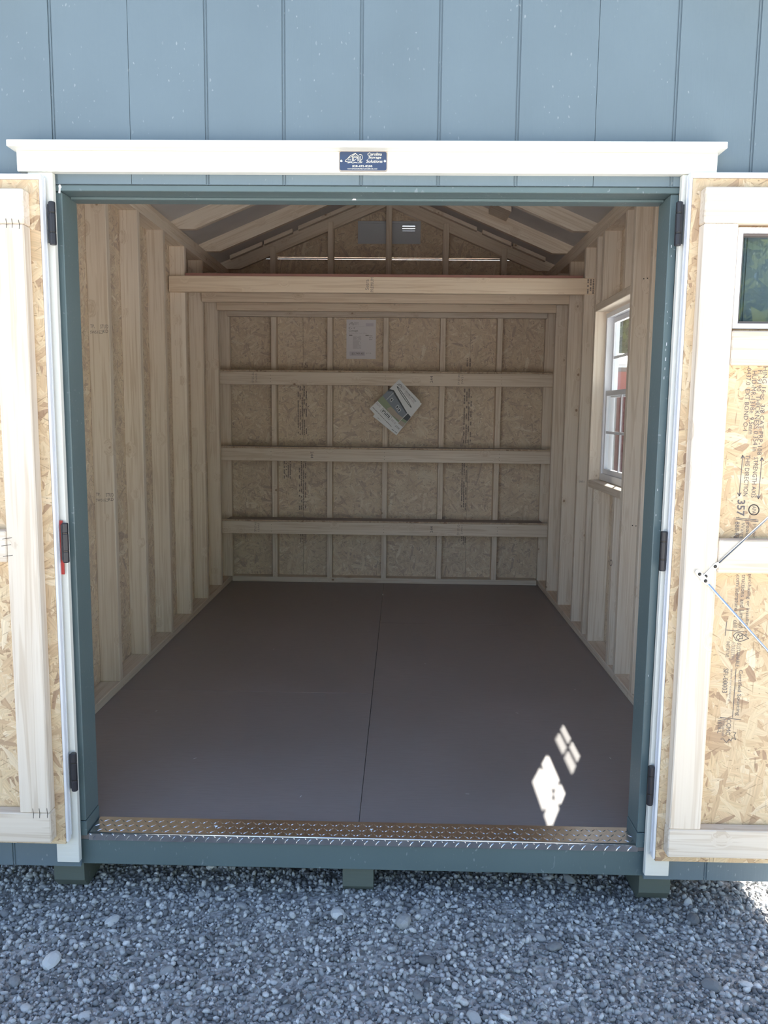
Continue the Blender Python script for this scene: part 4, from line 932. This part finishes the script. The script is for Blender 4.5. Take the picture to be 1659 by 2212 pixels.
flat('printed_lines', dashes(0.045, 0.006, 1, 1.0, 11, 0.3, 0.6), Q(0.87, 0.95), R_, U_, HOUSED, t); flat('printed_lines', dashes(0.12, 0.006, 1, 1.0, 12, 0.05, 0.2), Q(0.45, 0.95), R_, U_, GREYI, t); flat('printed_lines', dashes(0.04, 0.014, 2, 1.0, 12, 0.2, 0.5), Q(0.86, 0.83), R_, U_, GREYI, t)
# ------------------------------------------------------------------ beyond the side window and behind the viewer
BARK = mat_paint('bark', (0.10, 0.075, 0.055), 0.9, (20, 20, 4), 0.6, var=0.3)
LEAF1 = mat_leaf('leaf_green', (0.045, 0.085, 0.025), (0.13, 0.19, 0.05)); LEAF2 = mat_leaf('leaf_yellow_green', (0.06, 0.10, 0.03), (0.26, 0.30, 0.08))
def tree(name, loc, h, cr, nleaf, leaf, lab, mat, seed, size=0.09, group='trees around the lot', base=0.22):
    g = np.random.default_rng(seed); z0 = -0.2
    t = thing(name, (loc[0], loc[1], z0), lab, 'tree', group)
    br = [tubeg([(loc[0], loc[1], z0), (loc[0]+0.05, loc[1], h*0.4), (loc[0]-0.05, loc[1]+0.05, h*0.85)], [0.17, 0.12, 0.03], 9)]; tips = []
    for k_ in range(13):
        a = k_*2.4; zz = h*(base+0.06+0.6*k_/13); r_ = cr*(0.95-0.55*k_/13); e = (loc[0]+math.cos(a)*r_, loc[1]+math.sin(a)*r_, zz+r_*0.35)
        br.append(tubeg([(loc[0], loc[1], zz), ((loc[0]+e[0])/2, (loc[1]+e[1])/2, zz+r_*0.25), e], [0.055, 0.035, 0.012], 6)); tips.append(e)
        tips.append(((loc[0]+e[0])/2, (loc[1]+e[1])/2, zz+r_*0.3))
    tips.append((loc[0], loc[1], h*0.9)); tips = np.array(tips)
    mk('trunk', join(br), BARK, t)
    c = tips[g.integers(0, len(tips), nleaf)] + g.normal(size=(nleaf, 3))*np.array([cr*0.24, cr*0.24, cr*0.20])
    u = g.normal(size=(nleaf, 3)); u /= np.linalg.norm(u, axis=1, keepdims=True); w = np.cross(u, g.normal(size=(nleaf, 3))); w /= np.linalg.norm(w, axis=1, keepdims=True)
    s_ = size*g.uniform(0.6, 1.3, (nleaf, 1)); VV = np.stack([c-u*s_, c+w*s_*0.45, c+u*s_, c-w*s_*0.45], 1).reshape(-1, 3)
    me = bpy.data.meshes.new('crown'); me.vertices.add(len(VV)); me.vertices.foreach_set('co', VV.ravel()); me.loops.add(len(VV)); me.loops.foreach_set('vertex_index', np.arange(len(VV)))
    me.polygons.add(nleaf); me.polygons.foreach_set('loop_start', np.arange(0, len(VV), 4)); me.polygons.foreach_set('loop_total', np.full(nleaf, 4)); me.update()
    mk('crown', me, mat, t)['kind'] = 'stuff'
tree('leafy_tree', (6.25, 20.5), 5.6, 2.1, 14000, 0, 'tree seen through the side window beyond the red shed', LEAF1, 1, 0.12, base=0.10)
tree('leafy_tree', (3.6, 30.0), 4.8, 2.0, 3600, 0, 'smaller tree seen through the side window at the left of the pane', LEAF1, 5, 0.12)
tree('leafy_tree', (5.4, -12.0), 7.0, 3.0, 7000, 0, 'tall leafy tree reflected in the door window', LEAF2, 2, 0.16, base=0.12)
tree('leafy_tree', (12.6, -9.5), 6.5, 2.4, 6000, 0, 'leafy tree behind the viewer at the right edge of the lot', LEAF2, 3, 0.16, base=0.12)
# red shed beyond the window
rs = thing('red_shed', (5.2, 12.9, GZ), 'red storage shed with pale metal roof seen through the window', 'shed')
REDW = mat_paint('barn_red', (0.36, 0.075, 0.065), 0.6, (60, 60, 4), 0.3); PALEROOF = simple('pale_metal_roof', (0.80, 0.79, 0.77), 0.35, 0.0)
rx0, rx1, ry0, ry1, rz = 1.2, 8.6, 12.0, 14.4, 2.05
for i in range(6):
    a = rx0+(rx1-rx0)*i/6; b = rx0+(rx1-rx0)*(i+1)/6
    board('wall_panel', (a+0.004, ry0, GZ+0.02), (b-0.004, ry0+0.03, rz), 'z', REDW, rs)
board('side_wall', (rx0, ry0+0.031, GZ+0.02), (rx0+0.03, ry1, rz), 'y', REDW, rs); board('side_wall', (rx1-0.03, ry0+0.031, GZ+0.02), (rx1, ry1, rz), 'y', REDW, rs); board('rear_wall', (rx0+0.031, ry1-0.03, GZ+0.02), (rx1-0.031, ry1, rz), 'x', REDW, rs)
board('eave_trim', (rx0-0.1, ry0-0.10, rz-0.02), (rx1+0.1, ry0-0.06, rz+0.10), 'x', simple('brown_fascia', (0.16, 0.12, 0.11), 0.6), rs)
ym_ = (ry0+ry1)/2
for s in (-1, 1):
    ya = ym_+s*1.33; V = [(rx0-0.12, ya, rz+0.05), (rx1+0.12, ya, rz+0.05), (rx1+0.12, ym_, rz+0.36), (rx0-0.12, ym_, rz+0.36)]; V += [(x, y, z+0.03) for x, y, z in V]
    me = mesh('roof', V, [[0, 1, 2, 3], [7, 6, 5, 4], [0, 4, 5, 1], [1, 5, 6, 2], [2, 6, 7, 3], [3, 7, 4, 0]]); mk('roof_slope', me, PALEROOF, rs)
for x in (3.2, 3.7): board('door_trim', (x, ry0-0.012, GZ+0.05), (x+0.05, ry0-0.001, 1.75), 'z', PVC, rs)
